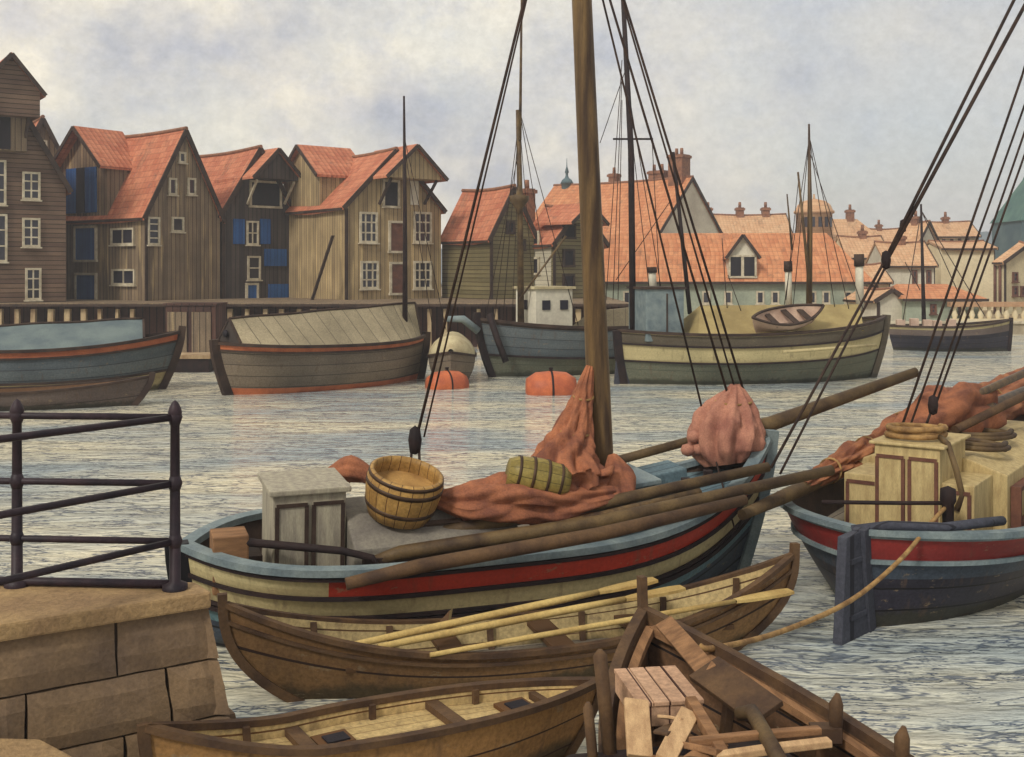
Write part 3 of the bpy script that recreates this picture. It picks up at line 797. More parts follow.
for z1, z0, xs in courses:
    for i in range(len(xs)-1):
        bm_ = block(xs[i], xs[i+1], z0, z1, M['stone'])
        k = len(bigm.v); bigm.v += bm_.v; bigm.f += [[k+j for j in f] for f in bm_.f]; bigm.uv += bm_.uv; bigm.sm += bm_.sm
bigm.build('blockwork', M['stone'], q, world=True)
# corner return face to the back edge
rt = MB()
for z1, z0, xs in courses:
    for (t0, t1) in ((.0, .5), (.5, 1.0)) if int(z1*10) % 2 else ((0, 1),):
        A0 = corner.lerp(cback, t0); A1 = corner.lerp(cback, t1)
        sh = lambda z: V(((zq-z)*.2, 0, 0))
        p = [A0+sh(z0)+V((0, 0, z0+.01)), A1+sh(z0)+V((0, 0, z0+.01)), A1+sh(z1)+V((0, 0, z1-.01)), A0+sh(z1)+V((0, 0, z1-.01))]
        inn = V((-.3, .0, 0))
        rt.add(p+[x+inn for x in p], [(0, 1, 2, 3), (7, 6, 5, 4), (0, 4, 5, 1), (1, 5, 6, 2), (2, 6, 7, 3), (3, 7, 4, 0)])
rt.build('corner_blockwork', M['stone'], q, world=True)
cp = MB()
o_ = fn*.03
tp2 = [corner+o_+V((.03, 0, 0)), corner+fd*4+o_, cback+bk*4.5+V((0, .05, 0)), cback+V((.03, .05, 0))]
cp.add([p+V((0, 0, zq)) for p in tp2]+[p+V((0, 0, zq-.1)) for p in tp2], [(0, 1, 2, 3), (7, 6, 5, 4), (0, 4, 5, 1), (1, 5, 6, 2), (2, 6, 7, 3), (3, 7, 4, 0)])
cp.build('coping', M['stone_top'], q, world=True, bevel=.015)
# low stone step at the foot
stp = MB()
f0 = at(-20, 742, 5.55); f1 = at(80, 757, 5.55)
stp.prism([at(-80, 735, 5.6), at(40, 738, 5.75), at(110, 775, 5.6), at(-80, 790, 5.2)], (0, 0, -1.2))
single(stp, 'stone_step', M['stone_top'], 'flat pale stone step at the foot of the granite pier', 'step', bevel=.02)

rl = thing('railing', 'dark iron quay railing with round rails and knobbed posts', 'railing', (at(175, 585, 6.65).x, 6.65, zq))
P0 = at(175, 585, 6.65); P0.z = zq
Pb = at(17, 583, 6.72); Pb.z = zq
Pf = at(-60, 600, 5.9); 
hs = (.03, .29, .64, 1.04)
frontd = (V((at(0, 439, 5.79).x, 5.79, 0))-V((P0.x, P0.y, 0))).normalized()
def post(p, h=1.07):
    m = MB()
    m.lathe([(.075, 0), (.075, .03), (.034, .05), (.03, .6), (.027, h-.04), (.034, h-.035), (.042, h), (.034, h+.03), (.018, h+.06), (0, h+.075)], p, n=16)
    m.build('post', M['iron'], rl, world=True)
    for z in hs[1:]:
        MB().lathe([(0, -.06), (.03, -.045), (.045, 0), (.03, .045), (0, .06)], p+V((0, 0, z)), n=14).build('knob', M['iron'], rl, world=True)
Pf = P0+frontd*2.2
Pb2 = P0+(Pb-P0)*2
for p in (P0, Pb, Pf, Pb2): post(p)
for i, z in enumerate(hs):
    MB().tube([P0+V((0, 0, z)), Pb2+V((0, 0, z))], .021 if i else .027, 12).build('rail', M['iron'], rl, world=True)
    if i:
        MB().tube([P0+V((0, 0, z)), Pf+V((0, 0, z))], .021, 12).build('rail', M['iron'], rl, world=True)

# ------------------------------------------------------------------ hulls
class Hull:
    def __init__(s, L, B, sheer, draft=.35, um=.5, sw=0, ps=2.4, pb=2.2, rb=.5, rs=.3, dead=1.0, lift=.0, ex=1.5):
        s.ex = ex
        s.L, s.B, s.sheer, s.draft, s.um, s.sw, s.ps, s.pb, s.rb, s.rs, s.dead, s.lift = L, B, sheer, draft, um, sw, ps, pb, rb, rs, dead, lift
    def hb(s, u):
        if u < s.um:
            return s.B/2*(1-(1-s.sw)*((s.um-u)/s.um)**s.ps)
        return s.B/2*(1-((u-s.um)/(1-s.um))**s.pb)
    def pt(s, u, t, side=1, ins=0.0):
        b = max(s.hb(u)-ins, 0.0)
        e = abs(2*u-1)**2.2
        if u < .5 and s.sw > .3: e *= .35
        zs = s.sheer(u); zk = -s.draft + s.lift*e + ins*.8
        mid = math.sin(math.pi/2*min(1, t**(.62*s.dead))); end = t**1.05
        y = b*(mid*(1-e)+end*e)
        x = s.L*(u-.5)
        if u > s.um: x -= s.rb*((u-s.um)/(1-s.um))**2*(1-t)**s.ex
        else: x += s.rs*((s.um-u)/s.um)**2*(1-t)**s.ex
        return V((x, side*y, zk+(zs-zk)*t))
    def tz(s, u, z):
        zk = -s.draft + s.lift*abs(2*u-1)**2.2
        return (z-zk)/(s.sheer(u)-zk)
    def us(s, n=44, u0=0, u1=1):
        return [u0+(u1-u0)*(.5-.5*math.cos(math.pi*i/n)) for i in range(n+1)]
    def band(s, t0, t1, u0=0, u1=1, ins=0.0, n=44, k=8, sides=(1, -1), m=None):
        m = m or MB()
        f0 = t0 if callable(t0) else (lambda u: t0); f1 = t1 if callable(t1) else (lambda u: t1)
        us = s.us(n, u0, u1)
        for sd in sides:
            rows = [[s.pt(u, f0(u)+(f1(u)-f0(u))*j/k, sd, ins) for j in range(k+1)] for u in us]
            m.grid(rows, uv=lambda i, j: (us[i]*s.L, (f0(us[i])+(f1(us[i])-f0(us[i]))*j/k)*(s.sheer(.5)+s.draft)), flip=(sd > 0))
        if s.sw > .05 and u0 == 0:
            rows = [[s.pt(0, f0(0)+(f1(0)-f0(0))*j/k, sd, ins) for j in range(k+1)] for sd in (1, 0, -1)]
            m.grid(rows, uv=lambda i, j: (i*.3, j*.1), smooth=False)
        return m
    def deck(s, z, u0=.02, u1=.98, ins=.05, n=30, m=None):
        """z: function of u giving the deck's height"""
        m = m or MB()
        rows = []
        for u in s.us(n, u0, u1):
            t = min(s.tz(u, z(u)), .999)
            a, c = s.pt(u, t, 1, ins), s.pt(u, t, -1, ins)
            rows.append([a.lerp(c, k/4) for k in range(5)])
        m.grid(rows, uv=lambda i, j: (i*.1, j*.3))
        return m
    def rail(s, w, h, ins=0, dz=0, u0=0, u1=1, t=1.0, n=44, m=None):
        m = m or MB()
        us = s.us(n, u0, u1)
        tt = t if callable(t) else (lambda u: t)
        A = [s.pt(u, tt(u), 1, ins) for u in us]; B = [s.pt(u, tt(u), -1, ins) for u in us]
        if u0 == 0 and u1 == 1:
            path = A[::-1]+B[(1 if s.sw < .05 else 0):]
            m.sweep([p+V((0, 0, dz)) for p in path], w, h)
        else:
            m.sweep([p+V((0, 0, dz)) for p in A], w, h); m.sweep([p+V((0, 0, dz)) for p in B], w, h)
        return m
    def stem(s, w, d, up=.1, bow=True, m=None):
        m = m or MB()
        u = 1 if bow else 0; k = 1 if bow else -1
        path = [s.pt(u, t/12, 0)+V((k*d*.3, 0, 0)) for t in range(13)]
        dr = (path[-1]-path[-2]).normalized(); path.append(path[-1]+dr*up)
        m.sweep(path, w, d, side=(0, 1, 0))
        return m

def place(p0, p1):
    """location and heading of a boat whose waterline ends are stern p0 and bow p1"""
    p0, p1 = V(p0), V(p1); d = p1-p0
    return (p0+p1)/2, math.atan2(d.y, d.x), d.length

# ---------------- main fishing boat
SB = place((-2.83, 9.65), (2.64, 11.75))
hl = Hull(SB[2]+.1, 2.1, lambda u: .84+.66*max(0, (u-.45)/.55)**3.2+.04*max(0, (.25-u)/.25), draft=.5, um=.5, ps=6.5, pb=2.6, rb=.55, rs=.35, dead=.9)
sm = thing('fishing_smack', 'broad blue and cream fishing boat with a bright red strake and one thick mast', 'sailing boat', (SB[0].x, SB[0].y, 0), SB[1], heel=R(3.5))
hl.band(0, .56).build('lower_hull', M['dkblue'], sm)
hl.band(.56, .665).build('light_strake', M['ltblue'], sm)
hl.band(.665, .70).build('dark_strake', M['blgrey'], sm)
hl.band(.70, .835).build('cream_strake', M['cream'], sm)
hl.band(.835, .97, .18, 1).build('red_strake', M['red'], sm)
hl.band(.835, .97, 0, .18).build('stern_strake', M['cream'], sm)
hl.band(.97, 1).build('sheer_strake', M['blgrey'], sm)
hl.band(.45, 1, ins=.06).build('bulwark_lining', M['trim'], sm)
hl.rail(.13, .06, ins=.03, dz=.02).build('gunwale', M['blgrey'], sm)
m = hl.rail(.035, .03, ins=-.012, t=.97); hl.rail(.035, .035, ins=-.014, t=.838, m=m); hl.rail(.04, .03, ins=-.012, t=.702, m=m)
m.build('rubbing_strake', M['tar'], sm)
hl.rail(.05, .04, ins=-.02, t=.665).build('wale', M['tar'], sm)
st_ = hl.stem(.1, .12, .1).build('stem', M['blgrey'], sm)
hl.stem(.12, .2, .05, bow=False).build('sternpost', M['dkblue'], sm)
dz = lambda u: .5+.46*max(0, (u-.45)/.55)**1.2
hl.deck(dz, .03, .97, .07).build('deck', M['deckgrey'], sm)
fd_ = lambda u: .88+.36*max(0, (u-.6)/.4)**1.6
hl.deck(fd_, .6, .97, .07).build('foredeck', M['deckblue'], sm)
hl2 = lambda x, y, z: V((x, y, z))
MB().box((1.15, .1, 1.04), (.75, .62, .22), (0, -.1, 0)).build('hatch', M['deckblue'], sm, bevel=.02)
MB().box((1.15, .1, 1.17), (.85, .72, .05), (0, -.1, 0)).build('hatch_cover', M['blgrey'], sm, bevel=.012)
MB().box((1.85, .25, 1.14), (.4, .4, .16), (0, -.15, 0)).build('hatch', M['deckblue'], sm, bevel=.02)
# aft cabin in the boat's frame: companionway cupboard and coachroof
cab = thing  # noqa
def paneled(root, x0, x1, y0, y1, z0, z1, mat, npan, face='-y', name='companionway', fm=None):
    o = MB().box(((x0+x1)/2, (y0+y1)/2, (z0+z1)/2), (x1-x0, y1-y0, z1-z0)).build(name, mat, root, bevel=.012)
    m = MB()
    L = (x1-x0) if face == '-y' else (y1-y0)
    for k in range(npan):
        c0 = -L/2+L*(k+.5)/npan
        w = L/npan
        if face == '-y':
            cc, r, n = V(((x0+x1)/2+c0, y0, (z0+z1)/2)), V((1, 0, 0)), V((0, -1, 0))
        else:
            cc, r, n = V((x0, (y0+y1)/2+c0, (z0+z1)/2)), V((0, -1, 0)), V((-1, 0, 0))
        h = (z1-z0); z = V((0, 0, 1)); t = .035
        d = MB().slab(cc, r, n, w*.86, h*.84, .012, .002).build('door', mat, o)
        m = MB()
        for a, ww, hh in ((z*(h*.40), w*.84, t), (-z*(h*.40), w*.84, t), (r*(w*.4), t, h*.78), (-r*(w*.4), t, h*.78)):
            m.slab(cc+a, r, n, ww, hh, .022, .002)
        m.build('door_moulding', fm or M['trim'], d)
    return o
cb = paneled(sm, -2.26, -1.62, -.3, .36, .45, 1.36, M['cabin'], 2)
MB().box((-1.94, .03, 1.385), (.72, .74, .05)).build('companion_lid', M['cabin'], cb, bevel=.012)
cr_ = MB().prism([(-1.61, -.62, .45), (-1.61, .7, .45), (-1.61, .7, .92), (-1.61, .35, 1.12), (-1.61, -.25, 1.12), (-1.61, -.62, .92)], (1.55, 0, 0)).build('coachroof', M['coach'], sm, bevel=.02)
MB().box((-.8, -.66, .82), (1.5, .05, .06)).build('coachroof_trim', M['trim'], cr_)
MB().box((-.85, -.42, 1.03), (.55, .05, .05), (.5, 0, 0)).build('grab_rail', M['trim'], cr_)
# stern seat block, tiller
MB().box((-2.62, -.2, .8), (.3, .3, .5)).build('rudder_head', M['board'], sm, bevel=.015)
MB().box((-2.4, -.1, .68), (.12, .3, .3)).build('bulkhead', M['trim'], sm)
MB().tube([(-2.66, -.2, .98), (-2.2, -.5, .98), (-1.75, -.72, .96), (-1.5, -.8, .9), (-1.44, -.82, .78)], [.035, .035, .032, .03, .028], 10).build('tiller', M['tar'], sm)
# mast (world)
mb_, mt_ = at(604, 520, 11.05), V((at(572, -230, 11.0).x, 11.0, zat(-230, 11.0)))
MB().tube([mb_.lerp(mt_, k/12) for k in range(13)], [.125-.035*k/12 for k in range(13)], 22).build('mast', M['mast'], sm, world=True)
mh = mb_.lerp(mt_, .96)
MB().tube([at(715, 436, 11.75), at(770, 424, 11.9), at(916, 372, 12.45)], [.085, .082, .055], 14).build('bowsprit', M['spar'], sm, world=True)
# cleat blocks on the foredeck rail
for (x, y0_, y1_, Yq) in ((686, 478, 520, 10.75), (708, 470, 480, 11.0)):
    MB().box((at(x, (y0_+y1_)/2, Yq)), (.09, .09, (y1_-y0_)/1100*Yq)).build('bitt', M['tar'], sm, world=True, bevel=.01)
# rigging
for a, c, nm, r in (((mh, at(416, 440, 10.45)), 0, 'backstay', .016), ):
    rope(a[0], a[1], r, sm, nm)
rope(mh, at(424, 437, 10.45), .01, sm, 'backstay')
MB().lathe([(0, -.14), (.05, -.12), (.065, 0), (.05, .1), (0, .14)], at(415, 440, 10.45), n=12).build('block', M['tar'], sm, world=True)
rope(at(412, 446, 10.45), at(408, 500, 10.35), .014, sm, 'tackle'); rope(at(419, 446, 10.45), at(421, 500, 10.35), .014, sm, 'tackle')
for top_, bt_, r in (((598, -20), (706, 425), .012), ((604, -20), (728, 395), .014), ((615, -30), (744, 392), .014), ((622, 0), (736, 392), .011)):
    rope(mb_.lerp(mt_, .7).lerp(at(top_[0], top_[1], 11.2), 1.0), at(bt_[0], bt_[1], 11.7), r, sm, 'forestay')
rope(at(622, 0, 11.2), mh, .012, sm, 'forestay'); rope(at(603, -20, 11.2), mh, .012, sm, 'forestay')
rope(at(706, 425, 11.7), at(735, 530, 10.9), .01, sm, 'shroud')
# far-side spar lying on the rail
tag_sp = 'spars laid along the fishing boat'
def spar(pts, rs, label, mat='spar', n=14, name='spar', group=tag_sp):
    return single(MB().tube(pts, rs, n), name, M[mat], label, 'spar', group)
spar([at(612, 462, 12.15), at(700, 438, 12.4), at(748, 428, 12.5)], [.05, .05, .045], 'thin spar lying on the far rail behind the foredeck')
spar([at(418, 536, 9.95), at(440, 532, 9.97), at(600, 504, 10.35), at(768, 467, 11.0)], [.03, .062, .06, .05], 'olive spar with a tapered tip, topmost of those on the near rail')
spar([at(371, 562, 9.55), at(400, 553, 9.6), at(600, 522, 10.05), at(832, 470, 10.85)], [.045, .065, .065, .05], 'long pale spar reaching past the bow, middle of those on the near rail')
spar([at(346, 584, 8.95), at(420, 566, 9.12), at(600, 534, 9.6), at(745, 500, 10.3)], [.05, .06, .06, .05], 'dark spar overhanging the red strake, lowest of those on the near rail', 'rowtrim')
spar([at(455, 550, 9.75), at(600, 517, 10.18), at(700, 492, 10.6)], [.04, .05, .04], 'brown spar wedged between the two longer near rail spars', 'mast')
# barrel tub standing on the coachroof
ax = Euler((R(13), R(13), 0)).to_matrix()
bc = at(398, 514, 10.0)
br = thing('barrel', 'open yellow oak tub with two dark hoops tilted on the coachroof', 'barrel', bc)
MB().lathe([(0, .0), (.28, .0), (.32, .1), (.345, .24), (.35, .33), (.335, .42), (.305, .43), (.3, .37), (.315, .26)], (0, 0, 0), ax, 36).build('staves', M['barrel'], br)
MB().lathe([(.32, .28), (.2, .27), (0, .265)], (0, 0, 0), ax, 36).build('lid', M['barrel_in'], br)
for z0_, z1_, r0_, r1_ in ((.1, .14, .324, .333), (.3, .34, .354, .354), (.385, .415, .347, .341)):
    MB().lathe([(r0_-.02, z0_), (r0_, z0_), (r1_, z1_), (r1_-.02, z1_)], (0, 0, 0), ax, 36).build('hoop', M['hoop'], br)
# olive cask lying on the sail
kc = at(538, 477, 10.2); ka = (at(572, 484, 10.25)-at(504, 470, 10.15)).normalized()
kr = ka.to_track_quat('Z', 'Y').to_matrix()
kg = thing('cask', 'olive green cask lying on its side on the brown sail', 'cask', kc-V((0, 0, .17)))
MB().lathe([(0, -.29), (.12, -.29), (.16, -.2), (.178, 0), (.16, .2), (.12, .29), (0, .29)], kc, kr, 28, 1.2).build('staves', M['olive'], kg, world=True)
for h_ in (-.2, -.07, .07, .2):
    rr_ = .178-.018*(abs(h_)/.2)**2+.004
    MB().lathe([(rr_-.01, h_-.013), (rr_, h_-.013), (rr_, h_+.013), (rr_-.01, h_+.013)], kc, kr, 28).build('hoop', M['hoop'], kg, world=True)
# sails
m = MB()
m.lump([at(590, 366, 10.95), at(582, 400, 10.9), at(573, 432, 10.8), at(566, 462, 10.7), at(566, 490, 10.6), at(578, 508, 10.5)], [.03, .09, .16, .27, .4, .3], 8, .3, n=72, seed=1, nz=.6)
m.lump([at(612, 455, 10.85), at(618, 478, 10.75), at(612, 505, 10.6)], [.04, .16, .2], 5, .2, seed=5)
o1 = single(m, 'furled_sail', M['sail'], 'brown tanned sail hanging in folds at the mast foot', 'sail')
lash(o1, [(at(583, 396, 10.9), .1, (.1, 0, 1)), (at(574, 430, 10.8), .17, (.15, 0, 1))], .012)
m = MB()
m.lump([at(436, 500, 10.15), at(470, 504, 10.15), at(520, 497, 10.2), at(560, 503, 10.3), at(612, 494, 10.5)], [.08, .22, .26, .2, .1], 5, .3, n=56, flat=.75, seed=3)
single(m, 'furled_sail', M['sail'], 'brown sail spread flat on deck between the tub and the mast', 'sail')
single(MB().lump([at(328, 474, 10.7), at(350, 468, 10.7), at(376, 478, 10.7)], [.05, .12, .07], 4, .2, seed=9), 'furled_sail', M['sail'], 'scrap of orange brown sail behind the grey companionway', 'sail')
m = MB()
m.lump([at(735, 384, 11.72), at(735, 393, 11.72), at(733, 406, 11.72), at(729, 422, 11.7), at(726, 438, 11.65), at(725, 452, 11.62), at(727, 464, 11.6)], [.04, .12, .23, .31, .33, .3, .2], 9, .24, n=80, seed=11, nz=.3, twist=.06)
o1 = single(m, 'furled_sail', M['sail_p'], 'pinkish furled jib bundled round the foot of the bowsprit', 'sail')
lash(o1, [(at(733, 400, 11.72), .2, (0, 0, 1)),], .013)
for k, (x, y) in enumerate(((694, 437), (699, 449), (688, 450))):
    single(MB().lathe([(0, -.07), (.06, -.045), (.08, 0), (.06, .05), (0, .07)], at(x, y, 11.5), n=16), 'net_float', M['sail_p'], 'small round pink float beside the furled jib', 'float', 'round floats by the furled jib')

# ---------------- brown rowing boat
RB = place((-2.1, 8.3), (2.42, 9.7))
rh = Hull(RB[2]+.12, .9, lambda u: .335+.45*abs(2*u-1)**2.4, draft=.14, um=.5, ps=2.3, pb=2.3, rb=.95, rs=.8, dead=.95, lift=.0, ex=2.4)
rb_ = thing('rowing_boat', 'long brown double ended rowing boat with three pale oars inside', 'rowing boat', (RB[0].x, RB[0].y, 0), RB[1])
rh.band(0, 1).build('hull', M['rowhull'], rb_)
rh.band(.12, .99, ins=.03).build('inner_planking', M['rowin'], rb_)
rh.rail(.06, .04, ins=.0, dz=.0).build('gunwale', M['rowtrim'], rb_)
m = rh.rail(.03, .025, ins=-.012, t=.86); m.build('rubbing_strake', M['rowtrim'], rb_)
rh.stem(.06, .07, .1).build('stem', M['rowtrim'], rb_); rh.stem(.06, .07, .08, bow=False).build('sternpost', M['rowtrim'], rb_)
rh.deck(lambda u: .1, .12, .88, .03).build('floorboards', M['deckgrey'], rb_)
for u in (.2, .36, .54, .7, .84):
    t = rh.tz(u, .27); y = rh.pt(u, t, 1, .02).y
    MB().box((rh.L*(u-.5), 0, .27), (.2, 2*y, .04)).build('thwart', M['rowin'], rb_, bevel=.006)
for u in (.14, .27, .45, .62, .77, .9):
    for sd in (1, -1):
        MB().sweep([rh.pt(u, .15+.83*k/8, sd, .05) for k in range(9)], .05, .03, side=(1, 0, 0)).build('rib', M['rowtrim'], rb_)
def oar(a, c, label, blade=True, r=.03):
    a, c = V(a), V(c); d = (c-a).normalized()
    t = thing('oar', label, 'oar', a, group='oars in the brown rowing boat')
    MB().tube([a, a.lerp(c, .3), a.lerp(c, .8), c], [r*.8, r, r, r*.8], 10).build('shaft', M['oar'], t, world=True)
    sd = d.cross(V((0, 0, 1))).normalized(); up = sd.cross(d)
    L = .55
    m = MB(); e = c
    rows = [[e+d*(L*k/6)+sd*(w*sx)+up*(.012*sy) for sx, sy in ((-1, -1), (1, -1), (1, 1), (-1, 1), (-1, -1))] for k, w in enumerate((.03, .05, .06, .065, .068, .066, .05))]
    m.grid(rows, smooth=False); m.build('blade', M['oar'], t, world=True)
oar(at(352, 645, 8.4), at(598, 592, 9.2), 'pale oar lying uppermost along the rowing boat')
oar(at(378, 647, 8.4), at(625, 599, 9.15), 'pale oar lying beside the uppermost one in the rowing boat')
oar(at(430, 655, 8.3), at(735, 601, 9.2), 'thin oar poking out over the rowing boat bow', r=.022)
# small knee triangle
MB().prism([at(430, 632, 8.75), at(448, 622, 8.75), at(450, 610, 8.8)], (0.02, .05, 0)).build('sail_peg', M['rowin'], rb_, world=True)

# ---------------- yellow dinghy below the pier
YB = place((-2.0, 6.02), (.6, 7.6))
yh = Hull(YB[2], .62, lambda u: .61-.15*u+.19*max(0, (.3-u)/.3)**1.5, draft=.12, um=.5, ps=2.2, pb=2.4, rb=.4, rs=.22, dead=.85)
yb = thing('dinghy', 'yellow brown open dinghy floating at the foot of the stone pier', 'dinghy', (YB[0].x, YB[0].y, 0), YB[1])
yh.band(0, 1).build('hull', M['yelhull'], yb)
yh.band(.1, .99, ins=.025).build('inner_planking', M['yelin'], yb)
yh.rail(.06, .04).build('gunwale', M['rowtrim'], yb)
yh.stem(.045, .06, .02).build('stem', M['rowtrim'], yb); yh.stem(.045, .06, .02, bow=False).build('sternpost', M['rowtrim'], yb)
yh.deck(lambda u: yh.sheer(u)-.1, .04, .96, .025).build('floorboards', M['yelin'], yb)
for u in (.3, .62, .85):
    zf = yh.sheer(u)-.075
    y = yh.pt(u, yh.tz(u, zf), 1, .02).y
    MB().box((yh.L*(u-.5), 0, zf), (.05 if u > .7 else .09, 2*y, .05)).build('thwart', M['rowtrim'], yb)
for u, nm in ((.36, 'bailer_well'), (.78, 'bailer_well')):
    MB().box((yh.L*(u-.5), .02, yh.sheer(u)-.09), (.22, .18, .05)).build('well_frame', M['yelin'], yb)
    MB().box((yh.L*(u-.5)+.01, .0, yh.sheer(u)-.06), (.14, .11, .012)).build('well', M['dark'], yb)
for u in (.2, .48, .72):
    for sd in (1, -1):
        MB().sweep([yh.pt(u, .84+.15*k/6, sd, .045) for k in range(7)], .04, .03, side=(1, 0, 0)).build('rib', M['rowtrim'], yb)

# ---------------- timber boat in the corner
TBow, TSt = V((.9, 7.5)), V((1.95, 2.9))
TB = place(TSt, TBow)
th_ = Hull(TB[2], 1.8, lambda u: .62+.34*max(0, (u-.45)/.55)**2, draft=.3, um=.42, sw=.6, ps=2.2, pb=2.3, rb=.35, rs=.2, dead=.9)
tb = thing('work_boat', 'old dark timber boat heaped with planks, a crate and scrap wood', 'work boat', (TB[0].x, TB[0].y, 0), TB[1])
th_.band(0, 1).build('hull', M['oldwood'], tb)
th_.band(.1, .99, ins=.04).build('inner_planking', M['oldwood'], tb)
th_.rail(.07, .07, ins=.0, dz=.01).build('gunwale', M['rowtrim'], tb); th_.rail(.06, .05, ins=.1, dz=-.03, u1=.97).build('inwale', M['board'], tb)
th_.stem(.05, .08, .24).build('stem', M['rowtrim'], tb)
th_.deck(lambda u: .22, .05, .95, .04).build('floorboards', M['oldwood'], tb)
for u in (.5, .62, .74, .86):
    for sd in (1, -1):
        MB().sweep([th_.pt(u, .3+.68*k/6, sd, .06) for k in range(7)], .07, .05, side=(1, 0, 0)).build('rib', M['rowtrim'], tb)
for (x, y, Yq, h_) in ((836, 722, 6.15, .2), (902, 757, 5.75, .2)):
    p = at(x, y, Yq)
    MB().tube([p-V((0, 0, .12)), p+V((0, 0, .1)), p+V((.01, 0, .16))], [.035, .04, .012], 10).build('thole_pin', M['rowtrim'], tb, world=True)
    MB().box(p+V((-.06, .0, -.06)), (.16, .1, .08)).build('thole_block', M['rowtrim'], tb, world=True)
# load
def beam(a, c, w, h, label, mat, name='plank', roll=0, group='loose timber in the work boat'):
    a, c = V(a), V(c); d = (c-a).normalized(); s0 = d.cross(V((0, 0, 1))).normalized()
    s1 = (Matrix.Rotation(roll, 3, d) @ s0)
    return single(MB().sweep([a, a.lerp(c, .5)+V((0, 0, .004)), c], w, h, side=s1), name, M[mat], label, 'plank', group, bevel=.006)
beam(at(664, 622, 7.15), at(708, 672, 6.35), .12, .03, 'broad plank running down from the work boat bow', 'board', roll=.5)
beam(at(704, 668, 6.4), at(768, 714, 5.9), .22, .035, 'wide dark plank below the bow plank on the starboard side', 'rowtrim', roll=.4)
cx = [at(620, 674, 6.26), at(667, 656, 6.55), at(697, 690, 6.05), at(645, 717, 5.68)]
cc = sum(cx, V())/4; e1 = ((cx[3]-cx[0])+(cx[2]-cx[1]))/2; e2 = ((cx[1]-cx[0])+(cx[2]-cx[3]))/2
ang = math.atan2(e1.y, e1.x)-math.pi/2
crt = thing('crate', 'pale wooden slatted crate lid up on the scrap heap in the work boat', 'crate', (cc.x, cc.y, cc.z-.14), ang)
MB().box((0, 0, .06), (.36, .5, .11)).build('body', M['crate'], crt, bevel=.006)
for k in range(4):
    MB().box((-.14+.0933*k, 0, .127), (.088, .52, .022)).build('slat', M['crate'], crt, bevel=.004)
beam(at(640, 757, 5.5), at(636, 700, 5.75), .13, .03, 'pale broad board under the near edge of the crate', 'board_p', roll=.2)
beam(at(665, 760, 5.4), at(690, 712, 5.75), .1, .03, 'pale splintered board right below the crate', 'board_p', roll=.3)
beam(at(690, 742, 5.5), at(820, 730, 5.62), .05, .035, 'narrow batten laid crosswise near the stern heap', 'board')
beam(at(715, 757, 5.4), at(830, 742, 5.5), .06, .035, 'pale batten laid crosswise lowest of the heap', 'board_p')
beam(at(690, 700, 5.85), at(735, 775, 5.3), .06, .05, 'long batten slanting down the middle of the heap', 'board')
rg = random.Random(5)
for k in range(6):
    x = rg.uniform(650, 740); y = rg.uniform(716, 764); Yq = 5.75-(y-716)*.008
    p = at(x, y, Yq); a_ = rg.uniform(-1.2, 1.2); l = rg.uniform(.1, .26)
    d = V((math.cos(a_), math.sin(a_), rg.uniform(-.25, .25)))*l/2
    beam(p-d, p+d, rg.uniform(.04, .09), rg.uniform(.015, .035), 'short scrap of split wood on the work boat heap', rg.choice(('board_p', 'board', 'rowtrim')), 'wood_scrap', rg.uniform(-.4, .4), 'scrap wood in the work boat')
single(MB().box(at(700, 765, 5.55)+V((0, 0, -.2)), (1.2, .9, .25), (0, 0, .2)), 'rubble_heap', M['tar'], 'dark heap of rubbish filling the bottom of the work boat', 'heap', bevel=.05)
single(MB().tube([at(738, 714, 5.85), at(752, 712, 5.8), at(758, 722, 5.7), at(785, 770, 5.2)], [.035, .042, .04, .04], 14), 'log', M['spar'], 'thick bent pole with a rounded end sticking out of the heap', 'pole')
for (x0, y0, x1, y1, Yq, r, lb) in ((600, 655, 612, 775, 5.95, .038, 'thick upright stake, tallest on the port side of the work boat'), (588, 708, 596, 790, 5.85, .028, 'short pointed stake outermost on the port side of the work boat')):
    p0, p1 = at(x0, y0, Yq), at(x1, y1, Yq-.1)
    single(MB().tube([p0+V((0, 0, .03)), p0, p1], [.012, r, r], 12), 'stake', M['rowtrim'], lb, 'stake', 'stakes of the work boat')

# ---------------- right-hand boat
s0 = V((3.2, 10.02)); axd = V((.585, .81)).normalized()
CBp = place(s0, s0+axd*8)
ch_ = Hull(8.0, 2.7, lambda u: .78+.12*max(0, (.4-u)/.4)+.5*max(0, (u-.5)*2)**2.5, draft=.5, um=.5, ps=7, pb=2.4, rb=.5, rs=.3, dead=.9)
cbt = thing('fishing_boat', 'dark hulled fishing boat with a dull red strake and panelled yellow cabin', 'sailing boat', (CBp[0].x, CBp[0].y, 0), CBp[1])
ch_.band(0, .7).build('lower_hull', M['black_hull'], cbt)
ch_.band(.7, .82).build('grey_strake', M['dkblue'], cbt)
ch_.band(.82, .97).build('red_strake', M['dred'], cbt)
ch_.band(.97, 1).build('sheer_strake', M['blgrey'], cbt)
ch_.band(.4, 1, ins=.06).build('bulwark_lining', M['trim'], cbt)
ch_.rail(.12, .055, ins=.02, dz=.02).build('gunwale', M['blgrey'], cbt)
ch_.rail(.05, .04, ins=-.02, t=.82).build('rubbing_strake', M['blgrey'], cbt)
ch_.deck(lambda u: .45, .03, .97, .07).build('deck', M['deckgrey'], cbt)
